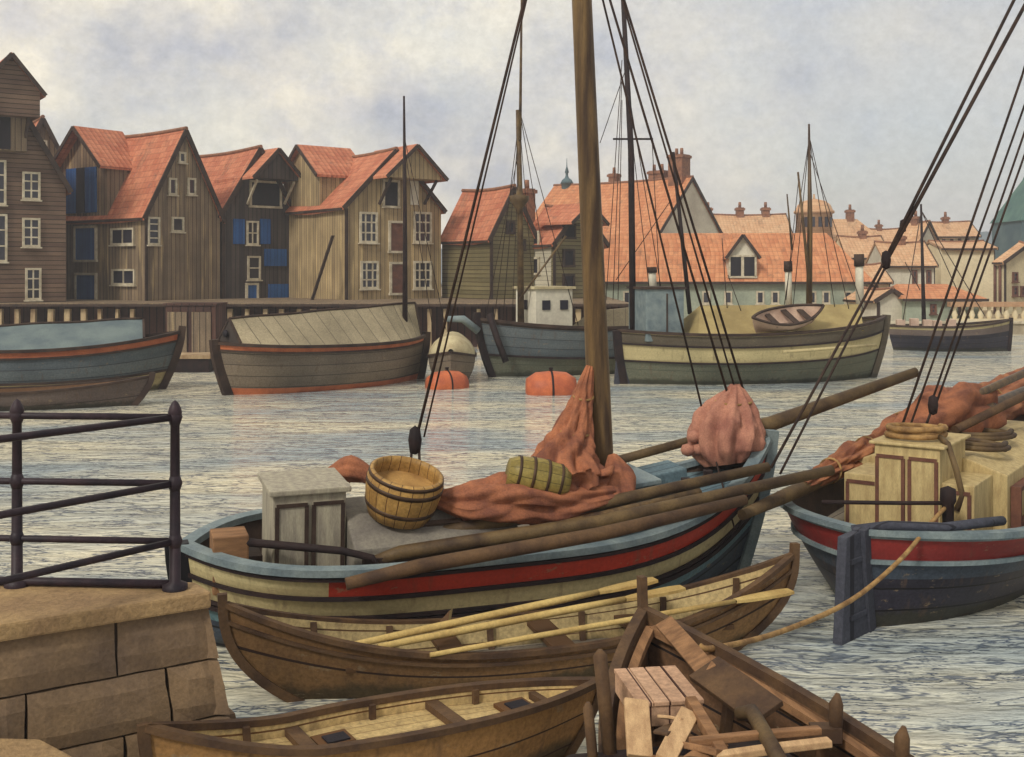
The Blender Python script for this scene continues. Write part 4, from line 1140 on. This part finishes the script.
# rudder on the sternpost
pr_ = [ch_.pt(0, t, 0) for t in (1.0, .6, .2)]
rdm = MB().prism([(-3.98, -.045, .95), (-4.38, -.045, .93), (-4.48, -.045, -.1), (-3.86, -.045, -.22), (-3.92, -.045, .3)], (0, .09, 0))
for z_ in (.2, .7):
    rdm.box((-4.15, 0, z_), (.36, .11, .05))
hinge = Matrix.Translation((-3.96, 0, 0)) @ Matrix.Rotation(R(-9), 4, 'Z') @ Matrix.Translation((3.96, 0, 0))
rdm.v = [hinge @ p for p in rdm.v]
rdm.build('rudder', M['rudder'], cbt, bevel=.008)
ch_.stem(.12, .16, .06, bow=False).build('sternpost', M['rudder'], cbt)
cy = paneled(cbt, -2.72, -1.95, -.66, .62, .4, 1.2, M['cabin_y'], 3, '-x', 'cabin', M['frame_b'])
cw = paneled(cbt, -2.8, -1.8, -.36, .28, .4, 1.54, M['cabin_y'], 2, '-x', 'companionway', M['frame_b'])
MB().box((-2.3, -.04, 1.555), (1.06, .74, .03)).build('companion_lid', M['cabin_y'], cw, bevel=.012)
cs = MB().prism([(-1.94, -.8, .4), (-1.94, .8, .4), (-1.94, .8, 1.2), (-1.94, .4, 1.34), (-1.94, -.4, 1.34), (-1.94, -.8, 1.2)], (3.4, 0, 0)).build('coachroof', M['cabin_y'], cbt, bevel=.015)
for k in range(3):
    window(cbt, V((-1.5+k*.95, -.8, .86)), V((1, 0, 0)), V((0, -1, 0)), .62, .42, 1, 1, M['frame_b'], M['cabin_y'], .03)
# bitt and grab rail
p = at(948, 510, 10.4)
MB().lathe([(.05, -.25), (.055, .05), (.075, .09), (.07, .2), (0, .23)], p, n=14).build('bitt', M['tar'], cbt, world=True)
MB().tube([at(822, 502, 10.6), at(900, 503, 10.5), at(948, 503, 10.4)], .02, 8).build('horse', M['tar'], cbt, world=True)
# mast off to the right, boom, sheets
mfoot = s0+V((3.45, 3.25))
mC = MB().tube([(mfoot.x, mfoot.y, .4), (mfoot.x+.45, mfoot.y+.1, 9.2)], [.14, .09], 18).build('mast', M['mast'], cbt, world=True)
mhd = V((mfoot.x+.42, mfoot.y+.1, 8.7))
BA, BZ = at(742, 515, 10.4), at(1034, 386, 17.5)
MB().tube([BA, BA.lerp(BZ, .1), BA.lerp(BZ, .5)], [.05, .075, .075], 14).build('boom', M['spar'], cbt, world=True)
for a_, c_, r_, nm in ((at(1018, -8, 11.6), at(886, 258, 11.0), .017, 'topping_lift'), (at(1032, -8, 11.6), at(888, 258, 11.0), .02, 'topping_lift'),
        (at(884, 262, 11.0), at(771, 468, 10.5), .014, 'topping_lift'), (at(887, 264, 11.0), at(780, 474, 10.5), .012, 'topping_lift'),
        (at(1022, 76, 12.2), at(900, 432, 11.9), .014, 'mainsheet'), (at(1030, 90, 12.2), at(908, 432, 11.9), .012, 'mainsheet'),
        (at(1026, 128, 12.2), at(931, 404, 12.0), .012, 'mainsheet'), (at(1032, 134, 12.2), at(936, 404, 12.0), .012, 'mainsheet')):
    rope(a_, c_, r_, cbt, nm)
for p_, s_ in ((at(886, 260, 11.0), .7), (at(933, 405, 12.0), .8), (at(903, 226, 11.1), .5)):
    MB().lathe([(0, -.14*s_), (.055*s_, -.11*s_), (.07*s_, 0), (.055*s_, .11*s_), (0, .14*s_)], p_, n=12).build('block', M['tar'], cbt, world=True)
for a_ in (at(1018, -8, 11.6), at(1032, -8, 11.6), at(1022, 76, 12.2), at(1030, 90, 12.2), at(1026, 128, 12.2), at(1032, 134, 12.2)):
    rope(a_, mhd, .014, cbt, 'stay')
rope(at(931, 412, 12.0), at(926, 425, 12.0), .014, cbt, 'mainsheet')
m = MB()
def bl(px, dz_): 
    k = (px-CX)/F; d = BZ-BA; s_ = (k*BA.y-BA.x)/(d.x-k*d.y); return BA+d*s_+V((0, 0, dz_))
m.lump([bl(802, .04), bl(830, .06), bl(858, .12), bl(876, .1), bl(905, .17), bl(950, .12), bl(985, .05), bl(1035, .0)], [.05, .1, .14, .12, .18, .24, .26, .28], 7, .42, n=64, flat=.85, seed=21, sub=9)
o1 = single(m, 'furled_sail', M['sail_o'], 'orange brown mainsail furled along the boom behind the yellow cabin', 'sail')
lash(o1, [(bl(px, dz_), rr_, BZ-BA) for px, dz_, rr_ in ((830, .06, .125), (866, .11, .15), (905, .17, .21), (950, .12, .26), (985, .05, .28))], .014)
spar([at(930, 432, 12.7), at(975, 413, 13.4), at(1045, 384, 14.6)], [.07, .08, .08], 'brown gaff resting on the furled orange mainsail', 'mast', group=None)
spar([at(905, 434, 12.5), at(960, 402, 13.2), at(1040, 366, 14.2)], [.045, .05, .05], 'slim spar on top of the furled orange mainsail', 'mast', group=None)
spar([at(955, 430, 12.4), at(1040, 388, 13.6)], [.05, .05], 'thin dark pole lying beside the gaff on the furled sail', 'rowtrim', group=None)
# rope coils
def coil(c, r, turns, rr, label, mat='hemp', tilt=(0, 0, 0), sq=.8):
    Rm = Euler(tilt).to_matrix(); pts = []
    for i in range(turns*26+1):
        q = i/26*2*math.pi
        r2 = r*(1-.12*math.sin(i*.9)*.3)-(.03 if (i//26) % 2 else 0)
        pts.append(V(c)+Rm @ V((r2*math.cos(q), r2*sq*math.sin(q), rr*1.2*i/26)))
    return single(MB().tube(pts, rr, 7), 'rope_coil', M[mat], label, 'rope')
lidz = 1.77
def cl(x, y, z): return ROOT[cbt.name] @ V((x, y, z))
coil(cl(-2.4, -.02, 1.59), .28, 3, .03, 'golden rope coil on top of the yellow cabin door', sq=.9)
coil(cl(-1.4, -.3, 1.38), .4, 2, .03, 'grey rope coil flaked out on the cabin roof', 'spar', (0, .08, 0))
coil(cl(-.6, -.2, 1.38), .4, 2, .03, 'second grey rope coil further forward on the cabin roof', 'spar')
pts = [cl(-2.5, -.28, 1.62), cl(-2.66, -.4, 1.58), cl(-2.75, -.5, 1.35), cl(-2.72, -.55, 1.1), cl(-2.74, -.5, .95)]
single(MB().tube(pts, .03, 8), 'rope', M['spar'], 'rope end hanging from the coil down the cabin corner', 'rope')
for x, y, lb in ((-1.55, -.3, 'crumpled brown sailcloth on the cabin roof under the coils'),):
    single(MB().lump([cl(-1.5, .45, 1.42), cl(-.9, .3, 1.5), cl(-.2, .2, 1.55), cl(.6, .1, 1.5)], [.12, .26, .34, .3], 5, .3, n=48, seed=31), 'sailcloth', M['sail'], lb, 'sail')
# mooring rope
pts = [at(700, 646, 7.05), at(715, 648, 7.1), at(780, 632, 7.9), at(850, 601, 8.9), at(900, 560, 9.6), at(930, 524, 10.1), at(945, 508, 10.38)]
sp_ = []
for i in range(len(pts)-1):
    for k in range(5): 
        p_0 = pts[max(i-1, 0)]; p_1 = pts[i]; p_2 = pts[i+1]; p_3 = pts[min(i+2, len(pts)-1)]; t = k/5
        sp_.append(.5*((2*p_1)+(p_2-p_0)*t+(2*p_0-5*p_1+4*p_2-p_3)*t*t+(3*p_1-p_0-3*p_2+p_3)*t**3))
sp_.append(pts[-1])
single(MB().tube(sp_, .02, 10), 'mooring_rope', M['hemp'], 'slack tan mooring rope from the timber boat to the dark hulled boat', 'rope')
pts = [cl(-4.02, .1, .92), cl(-3.9, -.2, .98), cl(-3.6, -.6, .96), cl(-3.3, -.85, .98), cl(-2.9, -.95, .94)]
single(MB().tube(pts, .045, 10), 'rope', M['rudder'], 'dark grey rope draped over the stern rail above the rudder', 'rope')

# ------------------------------------------------------------------ boats across the basin
# covered grey barge
G = place((-7.65, 28.9), (-2.75, 33.4))
gh = Hull(G[2]+.2, 2.5, lambda u: 1.2+.12*abs(2*u-1)**2+.06*(1-u), draft=.4, um=.5, sw=0, ps=7, pb=3.0, rb=.35, rs=.55, dead=.8)
gb = thing('covered_barge', 'grey barge under a pitched canvas cover with orange rails and a thin mast', 'barge', (G[0].x, G[0].y, 0), G[1])
gh.band(0, .33).build('boot_top', M['orange'], gb); gh.band(.33, .9).build('hull', M['greyhull'], gb); gh.band(.9, 1).build('rail', M['orange'], gb)
gh.stem(.16, .24, .1).build('stem', M['trim'], gb); gh.stem(.16, .24, .1, bow=False).build('sternpost', M['trim'], gb)
gh.rail(.1, .08, ins=-.02).build('gunwale', M['trim'], gb)
gh.rail(.06, .05, ins=-.02, t=.9).build('rubbing_strake', M['trim'], gb)
def cover(h, root, u0, u1, zr0, zr1, mat, endmat, name='canvas_cover'):
    n = 18; rows = []
    for i in range(n+1):
        u = u0+(u1-u0)*i/n
        a, c = h.pt(u, 1, 1, .04), h.pt(u, 1, -1, .04)
        zr = zr0+(zr1-zr0)*i/n + .012*math.sin(i*.9)
        r_ = V((a.x, 0, zr))
        rows.append([a+V((0, 0, .04)), a.lerp(r_, .5)+V((0, 0, .015)), r_, c.lerp(r_, .5)+V((0, 0, .015)), c+V((0, 0, .04))])
    m = MB().grid(rows, smooth=False)
    o = m.build(name, mat, root)
    for row, k in ((rows[0], 0), (rows[-1], 1)):
        m = MB(); m.add([p+V((.01 if k else -.01, 0, 0)) for p in (row[0], row[2], row[4])], [(0, 1, 2) if k else (2, 1, 0)]); m.add([p+V((-.05 if k else .05, 0, 0)) for p in (row[0], row[2], row[4])], [(2, 1, 0) if k else (0, 1, 2)]); m.build('cover_end', endmat, o)
        MB().sweep([row[0], row[2]], .06, .06, side=(1, 0, 0)).sweep([row[2], row[4]], .06, .06, side=(1, 0, 0)).build('cover_hem', M['trim'], o)
    MB().tube([r[2]+V((0, 0, .02)) for r in rows], .035, 6).build('ridge_pole', M['trim'], o)
    return o
cv = cover(gh, gb, .05, .95, 2.0, 2.3, M['tarp'], M['greyhull'])
rw = gh.pt(.05, 1, 1, 0)
MB().lathe([(0, 0), (.1, 0), (.1, .05), (0, .05)], (rw.x-.06, .05, 1.62), Euler((0, R(-90), 0)).to_matrix(), 14).build('porthole', M['dark'], cv)
MB().tube([at(405, 345, 32.6), at(405, 220, 32.6), at(404, 96, 32.6)], [.085, .065, .03], 10).build('mast', M['tar'], gb, world=True)
rope(at(405, 140, 32.6), at(446, 330, 33.5), .012, gb); rope(at(405, 150, 32.6), at(433, 330, 33.0), .012, gb)

# blue-grey covered barge at the picture edge
G = place((-15.6, 28.4), (-9.35, 30.6))
gh = Hull(G[2]+.2, 2.6, lambda u: 1.22+.36*max(0, (u-.4)/.6)**2, draft=.4, um=.5, sw=.3, ps=2.5, pb=3.0, rb=.75, rs=.4, dead=.8)
gb = thing('covered_barge', 'blue grey barge with a teal canvas cover and yellow lower planking', 'barge', (G[0].x, G[0].y, 0), G[1])
gh.band(0, .48).build('boot_top', M['cream'], gb); gh.band(.48, .88).build('hull', M['bgreyhull'], gb); gh.band(.88, 1).build('rail', M['orange'], gb)
gh.stem(.14, .2, .16).build('stem', M['trim'], gb)
gh.rail(.1, .08, ins=-.02).build('gunwale', M['trim'], gb); gh.rail(.07, .06, ins=-.03, t=.48).build('rubbing_strake', M['trim'], gb); gh.rail(.06, .05, ins=-.02, t=.88).build('rubbing_strake', M['trim'], gb)
cover(gh, gb, .1, .86, 1.75, 1.95, M['tarp_t'], M['bgreyhull'])
gh.deck(lambda u: 1.15, .85, .98, .05).build('foredeck', M['tarp_t'], gb)
G = place((-14.5, 25.6), (-8.85, 26.9))
gh = Hull(G[2], 1.3, lambda u: .42+.28*max(0, (u-.4)/.6)**2, draft=.2, um=.5, ps=2.2, pb=2.2, rb=.6, rs=.3)
gb = thing('rowing_boat', 'low brown open boat moored before the blue grey barge', 'rowing boat', (G[0].x, G[0].y, 0), G[1])
gh.band(0, 1).build('hull', M['brownhull'], gb); gh.band(.1, .99, ins=.04).build('inner_planking', M['oldwood'], gb)
gh.rail(.08, .06).build('gunwale', M['trim'], gb); gh.stem(.1, .14, .1).build('stem', M['trim'], gb)
gh.deck(lambda u: .15, .06, .94, .05).build('floorboards', M['oldwood'], gb)

# round tarpaulined boat and the two orange buoys
G = place((-1.85, 34.6), (-1.75, 31.4))
gh = Hull(G[2], 1.4, lambda u: .75+.2*abs(2*u-1)**2, draft=.3, ps=3, pb=3, rb=.3)
gb = thing('covered_boat', 'small round boat under a cream canvas seen end on between barge and trawler', 'boat', (G[0].x, G[0].y, 0), G[1])
gh.band(0, 1).build('hull', M['greyhull'], gb); gh.rail(.08, .07).build('gunwale', M['trim'], gb)
rows = []
for i in range(13):
    u = .02+.96*i/12; a, c = gh.pt(u, 1, 1, 0), gh.pt(u, 1, -1, 0); w = a.y
    rows.append([V((a.x, w*math.cos(q), a.z+.02+.55*math.sin(q)*min(1, w/.5))) for q in (math.pi*k/10 for k in range(11))])
MB().grid(rows).build('canvas_cover', M['tarp_c'], gb)
def buoy(px, py, Y, w, h, lb, ang):
    c = at(px, py, Y); c.z = 0
    t = thing('mooring_buoy', lb, 'buoy', c, ang, group='orange mooring buoys')
    ax_ = Euler((0, R(90), 0)).to_matrix()
    prof = [(0, -w/2), (h*.55, -w/2+.02), (h*.8, -w*.3), (h*.86, 0), (h*.8, w*.3), (h*.55, w/2-.02), (0, w/2)]
    MB().lathe(prof, (0, 0, h*.12), ax_, 28).build('body', M['buoy'], t)
    MB().lathe([(h*.84, -w*.02), (h*.875, -w*.02), (h*.875, w*.02), (h*.84, w*.02)], (0, 0, h*.12), ax_, 28).build('band', M['tar'], t)
    MB().lathe([(.05, 0), (.04, .05), (.06, .06), (.06, .09), (0, .1)], (0, 0, h*.97), n=12).build('mooring_ring', M['tar'], t)
buoy(447, 380, 30.8, 1.15, .5, 'orange mooring buoy close under the grey barge stern', R(25))
buoy(551, 392, 29.4, 1.35, .62, 'larger orange mooring buoy lying before the grey trawler', R(5))

# grey trawler
G = place((8.0, 38.5), (-1.2, 33.6))
gh = Hull(10, 2.9, lambda u: 1.5+.3*max(0, (u-.6)/.4)**2, draft=.6, um=.45, ps=3, pb=2.4, rb=.8, rs=.4)
gb = thing('trawler', 'blue grey trawler with a white wheelhouse and tall thin mast', 'trawler', (G[0].x, G[0].y, 0), G[1])
gh.band(0, .55).build('lower_hull', M['gghull'], gb); gh.band(.55, .95).build('hull', M['bgreyhull'], gb); gh.band(.95, 1).build('rail', M['trim'], gb)
gh.rail(.1, .09).build('gunwale', M['trim'], gb); gh.rail(.08, .06, ins=-.03, t=.55).build('rubbing_strake', M['tar'], gb); gh.stem(.14, .2, .2).build('stem', M['tar'], gb)
gh.deck(lambda u: 1.3, .03, .97, .06).build('deck', M['deckgrey'], gb)
wc_ = at(544, 312, 35.2)
wh = MB().box((wc_.x, wc_.y, 1.95), (1.36, 1.3, 1.5), (0, 0, G[1]+math.pi)).build('wheelhouse', M['white_wall'], gb, world=True, bevel=.03)
MB().box((wc_.x, wc_.y, 2.74), (1.5, 1.44, .08), (0, 0, G[1]+math.pi)).build('wheelhouse_roof', M['tarp_c'], wh, world=True)
hd = V((math.cos(G[1]+math.pi), math.sin(G[1]+math.pi), 0)); nn = V((hd.y, -hd.x, 0))
for k, (a_, n_, r_) in enumerate(((-.3, nn, hd), (.35, nn, hd), (0, -hd, nn))):
    base = V((wc_.x, wc_.y, 2.2))+n_*(.65 if k < 2 else .68)+r_*a_
    MB().slab(base, r_, n_, .28, .3, .03, .003).build('window', M['glass'], wh, world=True)
MB().prism([at(566, 331, 36.2), at(642, 330, 37.4), at(642, 306, 37.4), at(590, 312, 36.6)], (0.4, 1.2, 0)).build('deckhouse', M['tarp'], gb, world=True)
MB().tube([at(521, 330, 34.6), at(520, 200, 34.6), at(518, 110, 34.6)], [.11, .09, .07], 12).build('mast', M['spar'], gb, world=True)
MB().tube([at(520, 140, 34.5), at(522, -30, 34.5)], [.05, .03], 8).build('topmast', M['spar'], gb, world=True)
MB().lathe([(.08, -.55), (.12, -.4), (.3, -.15), (.32, 0), (.1, .05), (.06, .3)], at(519, 196, 34.55), n=12).build('lamp_bracket', M['spar'], gb, world=True)
for a_, c_, r_ in (((520, 112), (494, 322), .014), ((520, 112), (502, 330), .014), ((519, 115), (536, 326), .012), ((520, 112), (556, 330), .014), ((520, 112), (578, 325), .014), ((519, 150), (484, 325), .012), ((520, 125), (512, 325), .012)):
    rope(at(*a_, 34.6), at(*c_, 34.9 if c_[0] > 520 else 34.3), r_, gb, 'shroud')
rope(at(519, 300, 34.4), at(566, 236, 34.6), .035, gb, 'derrick', M['spar'])
MB().tube([at(489, 314, 33.4), at(497, 338, 33.3), at(506, 362, 33.2)], .1, 8).build('anchor_stock', M['tar'], gb, world=True)
MB().tube([at(447, 319, 33.3), at(463, 319, 33.4), at(478, 331, 33.6)], [.09, .12, .12], 10).build('bumpkin', M['blgrey'], gb, world=True)

# cream striped boat
G = place((3.2, 31.9), (11.4, 33.9))
gh = Hull(G[2]+.2, 3.0, lambda u: 1.45+.1*max(0, (.4-u)/.4)**2+.42*max(0, (u-.35)/.65)**2, draft=.5, um=.5, ps=3.2, pb=3.6, rb=.7, rs=.3, dead=.85)
cbn = thing('cargo_boat', 'cargo boat with a broad cream stripe, olive hatch covers and a grey deckhouse', 'cargo boat', (G[0].x, G[0].y, 0), G[1])
gh.band(0, .58).build('lower_hull', M['gghull'], cbn); gh.band(.58, .82).build('cream_strake', M['cream'], cbn); gh.band(.82, .97).build('upper_wale', M['gband'], cbn); gh.band(.97, 1).build('rail', M['cream'], cbn)
gh.rail(.12, .08).build('gunwale', M['trim'], cbn); gh.stem(.16, .2, .05).build('stem', M['gband'], cbn); gh.stem(.16, .22, .0, bow=False).build('sternpost', M['tar'], cbn)
gh.rail(.05, .05, ins=-.02, t=.82).build('rubbing_strake', M['tar'], cbn); gh.rail(.05, .05, ins=-.02, t=.58).build('rubbing_strake', M['tar'], cbn)
gh.deck(lambda u: 1.25+.35*max(0, (u-.35)/.65)**2, .03, .97, .08).build('deck', M['olivedeck'], cbn)
m = MB().prism([(-4.35, -.04, 1.3), (-4.1, -.04, 1.3), (-3.85, -.04, -.3), (-4.5, -.04, -.3)], (0, .08, 0)); m.build('rudder', M['rudder'], cbn)
dk = MB().box((-3.15, .1, 2.0), (1.15, 1.5, 1.5)).build('deckhouse', M['blgrey'], cbn, bevel=.03)
MB().box((-3.15, .1, 2.78), (1.25, 1.6, .07)).build('deckhouse_roof', M['trim'], dk)
MB().box((-3.1, -.66, 1.95), (.04, .03, 1.35)).build('door_seam', M['trim'], dk)
for x0_, x1_, h0, h1 in ((-2.35, .6, 1.42, 2.25), (.75, 3.1, 1.5, 2.25)):
    MB().prism([(x0_, -1.15, h0), (x0_, 1.15, h0), (x0_+.55, .0, h1), ], (x1_-x0_-.2, 0, 0)).build('hatch_cover', M['olivedeck'], cbn)
for x0_, nm in ((655, 'f'), ):
    pass
def vent(px, y0, y1, Y, r, lb):
    p0, p1 = at(px, y1, Y), at(px-1, y0, Y)
    MB().tube([p0, p1], [r, r*.95], 12).build('funnel', M['white_wall'], cbn, world=True)
    MB().tube([p0.lerp(p1, .8), p1+V((0, 0, .03))], [r*1.25, r*1.2], 12).build('funnel_cap', M['trim'], cbn, world=True)
vent(653, 268, 292, 33, .12, ''); vent(789, 262, 310, 34, .11, ''); vent(860, 255, 312, 34.5, .13, '')
MB().tube([at(633, 335, 32.4), at(631, 150, 32.4), at(621, -40, 32.4)], [.1, .09, .06], 12).build('mast', M['tar'], cbn, world=True)
MB().tube([at(613, 139, 32.4), at(653, 139, 32.4)], .03, 8).build('crosstree', M['tar'], cbn, world=True)
MB().tube([at(809, 318, 33.6), at(810, 220, 33.6), at(809, 124, 33.6)], [.1, .08, .03], 12).build('mast', M['mast'], cbn, world=True)
MB().tube([at(811, 300, 33.4), at(798, 172, 33.2)], [.06, .03], 8).build('derrick', M['spar'], cbn, world=True)
MB().tube([at(792, 250, 34), at(787, 194, 34)], [.04, .02], 8).build('boat_hook', M['spar'], cbn, world=True)
for a_, c_ in (((809, 135), (836, 316)), ((809, 135), (850, 314)), ((809, 150), (864, 312)), ((809, 140), (792, 318)), ((809, 140), (782, 320)), ((799, 176), (786, 300))):
    rope(at(*a_, 33.6), at(*c_, 33.4), .012, cbn, 'shroud')
for a_, c_ in (((622, 60), (606, 300)), ((622, 75), (613, 300)), ((622, 100), (618, 300)), ((630, 120), (654, 330)), ((630, 100), (668, 330)), ((629, 60), (600, 143)), ((652, 139), (662, 330)), ((616, 280), (671, 200)), ((722, 238), (728, 320)), ((728, 275), (745, 322))):
    rope(at(*a_, 32.4), at(*c_, 32.6), .013, cbn, 'shroud')
MB().tube([at(673, 152, 33), at(690, 314, 33)], [.05, .07], 8).build('derrick', M['tar'], cbn, world=True)
MB().tube([at(783, 352, 31.0), at(876, 345, 31.9)], .05, 6).build('fender_pole', M['cream'], cbn, world=True)
# tender on the hatch
G = place((6.95, 31.95), (9.05, 32.6))
gh = Hull(2.35, .95, lambda u: .42+.14*abs(2*u-1)**2, draft=0, ps=2.2, pb=2.2, rb=.3, rs=.2)
dg = thing('dinghy', 'small pale dinghy stowed tilted on the cargo boat hatch cover', 'dinghy', (7.95, 31.95, 1.62), G[1], heel=R(28), pitch=R(-8))
gh.band(0, 1).build('hull', M['pinkish'], dg); gh.band(.1, .99, ins=.03).build('inner_planking', M['pinkish'], dg)
gh.rail(.07, .05).build('gunwale', M['trim'], dg)
for u in (.3, .55, .75):
    y = gh.pt(u, .75, 1, .03).y; MB().box((2.35*(u-.5), 0, .34), (.18, 2*y, .03)).build('thwart', M['trim'], dg)

# dark boat far right
G = place((at(892, 0, 45.5).x, 45.5), (at(1004, 0, 45).x, 44.8))
gh = Hull(G[2]+.3, 2.0, lambda u: 1.0+.28*max(0, (u-.4)/.6)**2, draft=.3, um=.45, ps=2.6, pb=3.4, rb=.12, rs=.3)
db = thing('coaster', 'dark brown hulled coaster with a thin mast before the orange roofed store', 'boat', (G[0].x, G[0].y, 0), G[1])
gh.band(0, .72).build('lower_hull', M['black_hull'], db); gh.band(.72, .9).build('wale', M['brownhull'], db); gh.band(.9, 1).build('rail', M['cream'], db)
gh.rail(.1, .08).build('gunwale', M['trim'], db); gh.stem(.1, .14, .08).build('stem', M['tar'], db)
gh.deck(lambda u: .85, .04, .96, .06).build('deck', M['deckgrey'], db)
rg = random.Random(9)
for k in range(5):
    MB().box((-1.9+k*.5, rg.uniform(-.3, .3), 1.08), (.32, .4, rg.uniform(.25, .5))).build('deck_box', M['pinkish'], db, bevel=.02)
MB().tube([at(924, 325, 45.2), at(921, 204, 45.2)], [.09, .04], 10).build('mast', M['tar'], db, world=True)
for a_, c_ in (((921, 210), (985, 316)), ((921, 210), (958, 292)), ((921, 212), (903, 320)), ((920, 290), (905, 262))):
    rope(at(*a_, 45.2), at(*c_, 45.2), .018, db, 'stay')

# ------------------------------------------------------------------ sky, sun, camera
w = bpy.data.worlds.new('World'); sc.world = w; w.use_nodes = True
nt = w.node_tree; bg = nt.nodes['Background']
SUN_EL, SUN_AZ = R(42), R(215)      # azimuth measured clockwise from +Y: behind the viewer, to the left
sky = nd(nt, 'ShaderNodeTexSky', None, sky_type='NISHITA', sun_disc=False, sun_elevation=SUN_EL, sun_rotation=SUN_AZ, dust_density=3.0)
tc = nd(nt, 'ShaderNodeTexCoord')
v = stretch(nt, tc.outputs['Generated'], (1.0, 1.0, 1.25))
c1 = noise_t(nt, v, 3.6, 7.0, .6)
c2 = noise_t(nt, nd(nt, 'ShaderNodeMapping', {'Vector': v, 'Location': (3.1, 1.7, .4)}).outputs[0], 3.2, 4.0, .6)
c3 = noise_t(nt, v, 110.0, 3.0, .75)
c4 = noise_t(nt, nd(nt, 'ShaderNodeMapping', {'Vector': v, 'Location': (1.3, 5.2, 2.4)}).outputs[0], 24.0, 4.0, .7)
cloud = mixc(nt, ramp(nt, c1, .40, .58), (3.7, 3.75, 4.1, 1), (7.0, 6.5, 5.4, 1))
cloud = mixc(nt, ramp(nt, c2, .46, .64), cloud, (7.8, 7.1, 5.6, 1))
cloud = mixc(nt, mth(nt, 'MULTIPLY', ramp(nt, c4, .50, .72), .42), cloud, (4.5, 4.5, 4.95, 1))
gx = nd(nt, 'ShaderNodeSeparateXYZ', {0: tc.outputs['Generated']}).outputs[0]
bank = mth(nt, 'MULTIPLY', ramp(nt, mth(nt, 'ADD', gx, mth(nt, 'MULTIPLY', c1, .9)), .52, .86), .62)
cloud = mixc(nt, bank, cloud, (3.75, 3.9, 4.15, 1))
cov = ramp(nt, c2, .30, .52)
cov = mth(nt, 'ADD', mth(nt, 'MULTIPLY', cov, .3), .7)
col = mixc(nt, cov, sky.outputs[0], cloud)
gr = nd(nt, 'ShaderNodeMapRange', {0: c3, 1: .3, 2: .7, 3: .92, 4: 1.08}).outputs[0]
col = mixc(nt, 1.0, col, nd(nt, 'ShaderNodeCombineColor', {0: gr, 1: gr, 2: gr}).outputs[0], 'MULTIPLY')
nt.links.new(col, bg.inputs[0]); bg.inputs[1].default_value = .1

# the air over the basin: far roofs fade a little
hm = bpy.data.materials.new('harbour air'); hm.use_nodes = True
hn = hm.node_tree; hn.nodes.remove(hn.nodes['Principled BSDF'])
pv = nd(hn, 'ShaderNodeVolumePrincipled', {'Color': (.90, .92, .97, 1), 'Density': .0016, 'Anisotropy': .2})
hn.links.new(pv.outputs[0], hn.nodes['Material Output'].inputs['Volume'])
hz = MB().box((0, 130, 9.5), (600, 340, 21)).build('haze', hm)
hz['kind'] = 'stuff'

sl = bpy.data.lights.new('sun', 'SUN'); sl.energy = 1.5; sl.angle = R(11); sl.color = (1, .95, .86)
so = bpy.data.objects.new('sun', sl); C.objects.link(so)
so.location = (0, 0, 40)
az = SUN_AZ
dirv = V((math.sin(az)*math.cos(SUN_EL), math.cos(az)*math.cos(SUN_EL), math.sin(SUN_EL)))
so.rotation_euler = dirv.to_track_quat('Z', 'Y').to_euler()

cam = bpy.data.cameras.new('camera'); co = bpy.data.objects.new('camera', cam); C.objects.link(co)
co.location = (0, 0, CH); co.rotation_euler = (R(90), 0, 0)
cam.sensor_width = 36; cam.lens = 36*F/1024; cam.shift_y = -(378.5-HY)/1024
cam.clip_start = .1; cam.clip_end = 3000
sc.camera = co
sc.view_settings.view_transform = 'Standard'; sc.view_settings.look = 'None'
sc.view_settings.exposure = 0.5; sc.view_settings.gamma = 1; sc.view_settings.use_curve_mapping = False
sc.render.engine = 'CYCLES'
sc.cycles.use_denoising = True
sc.cycles.max_bounces = 6
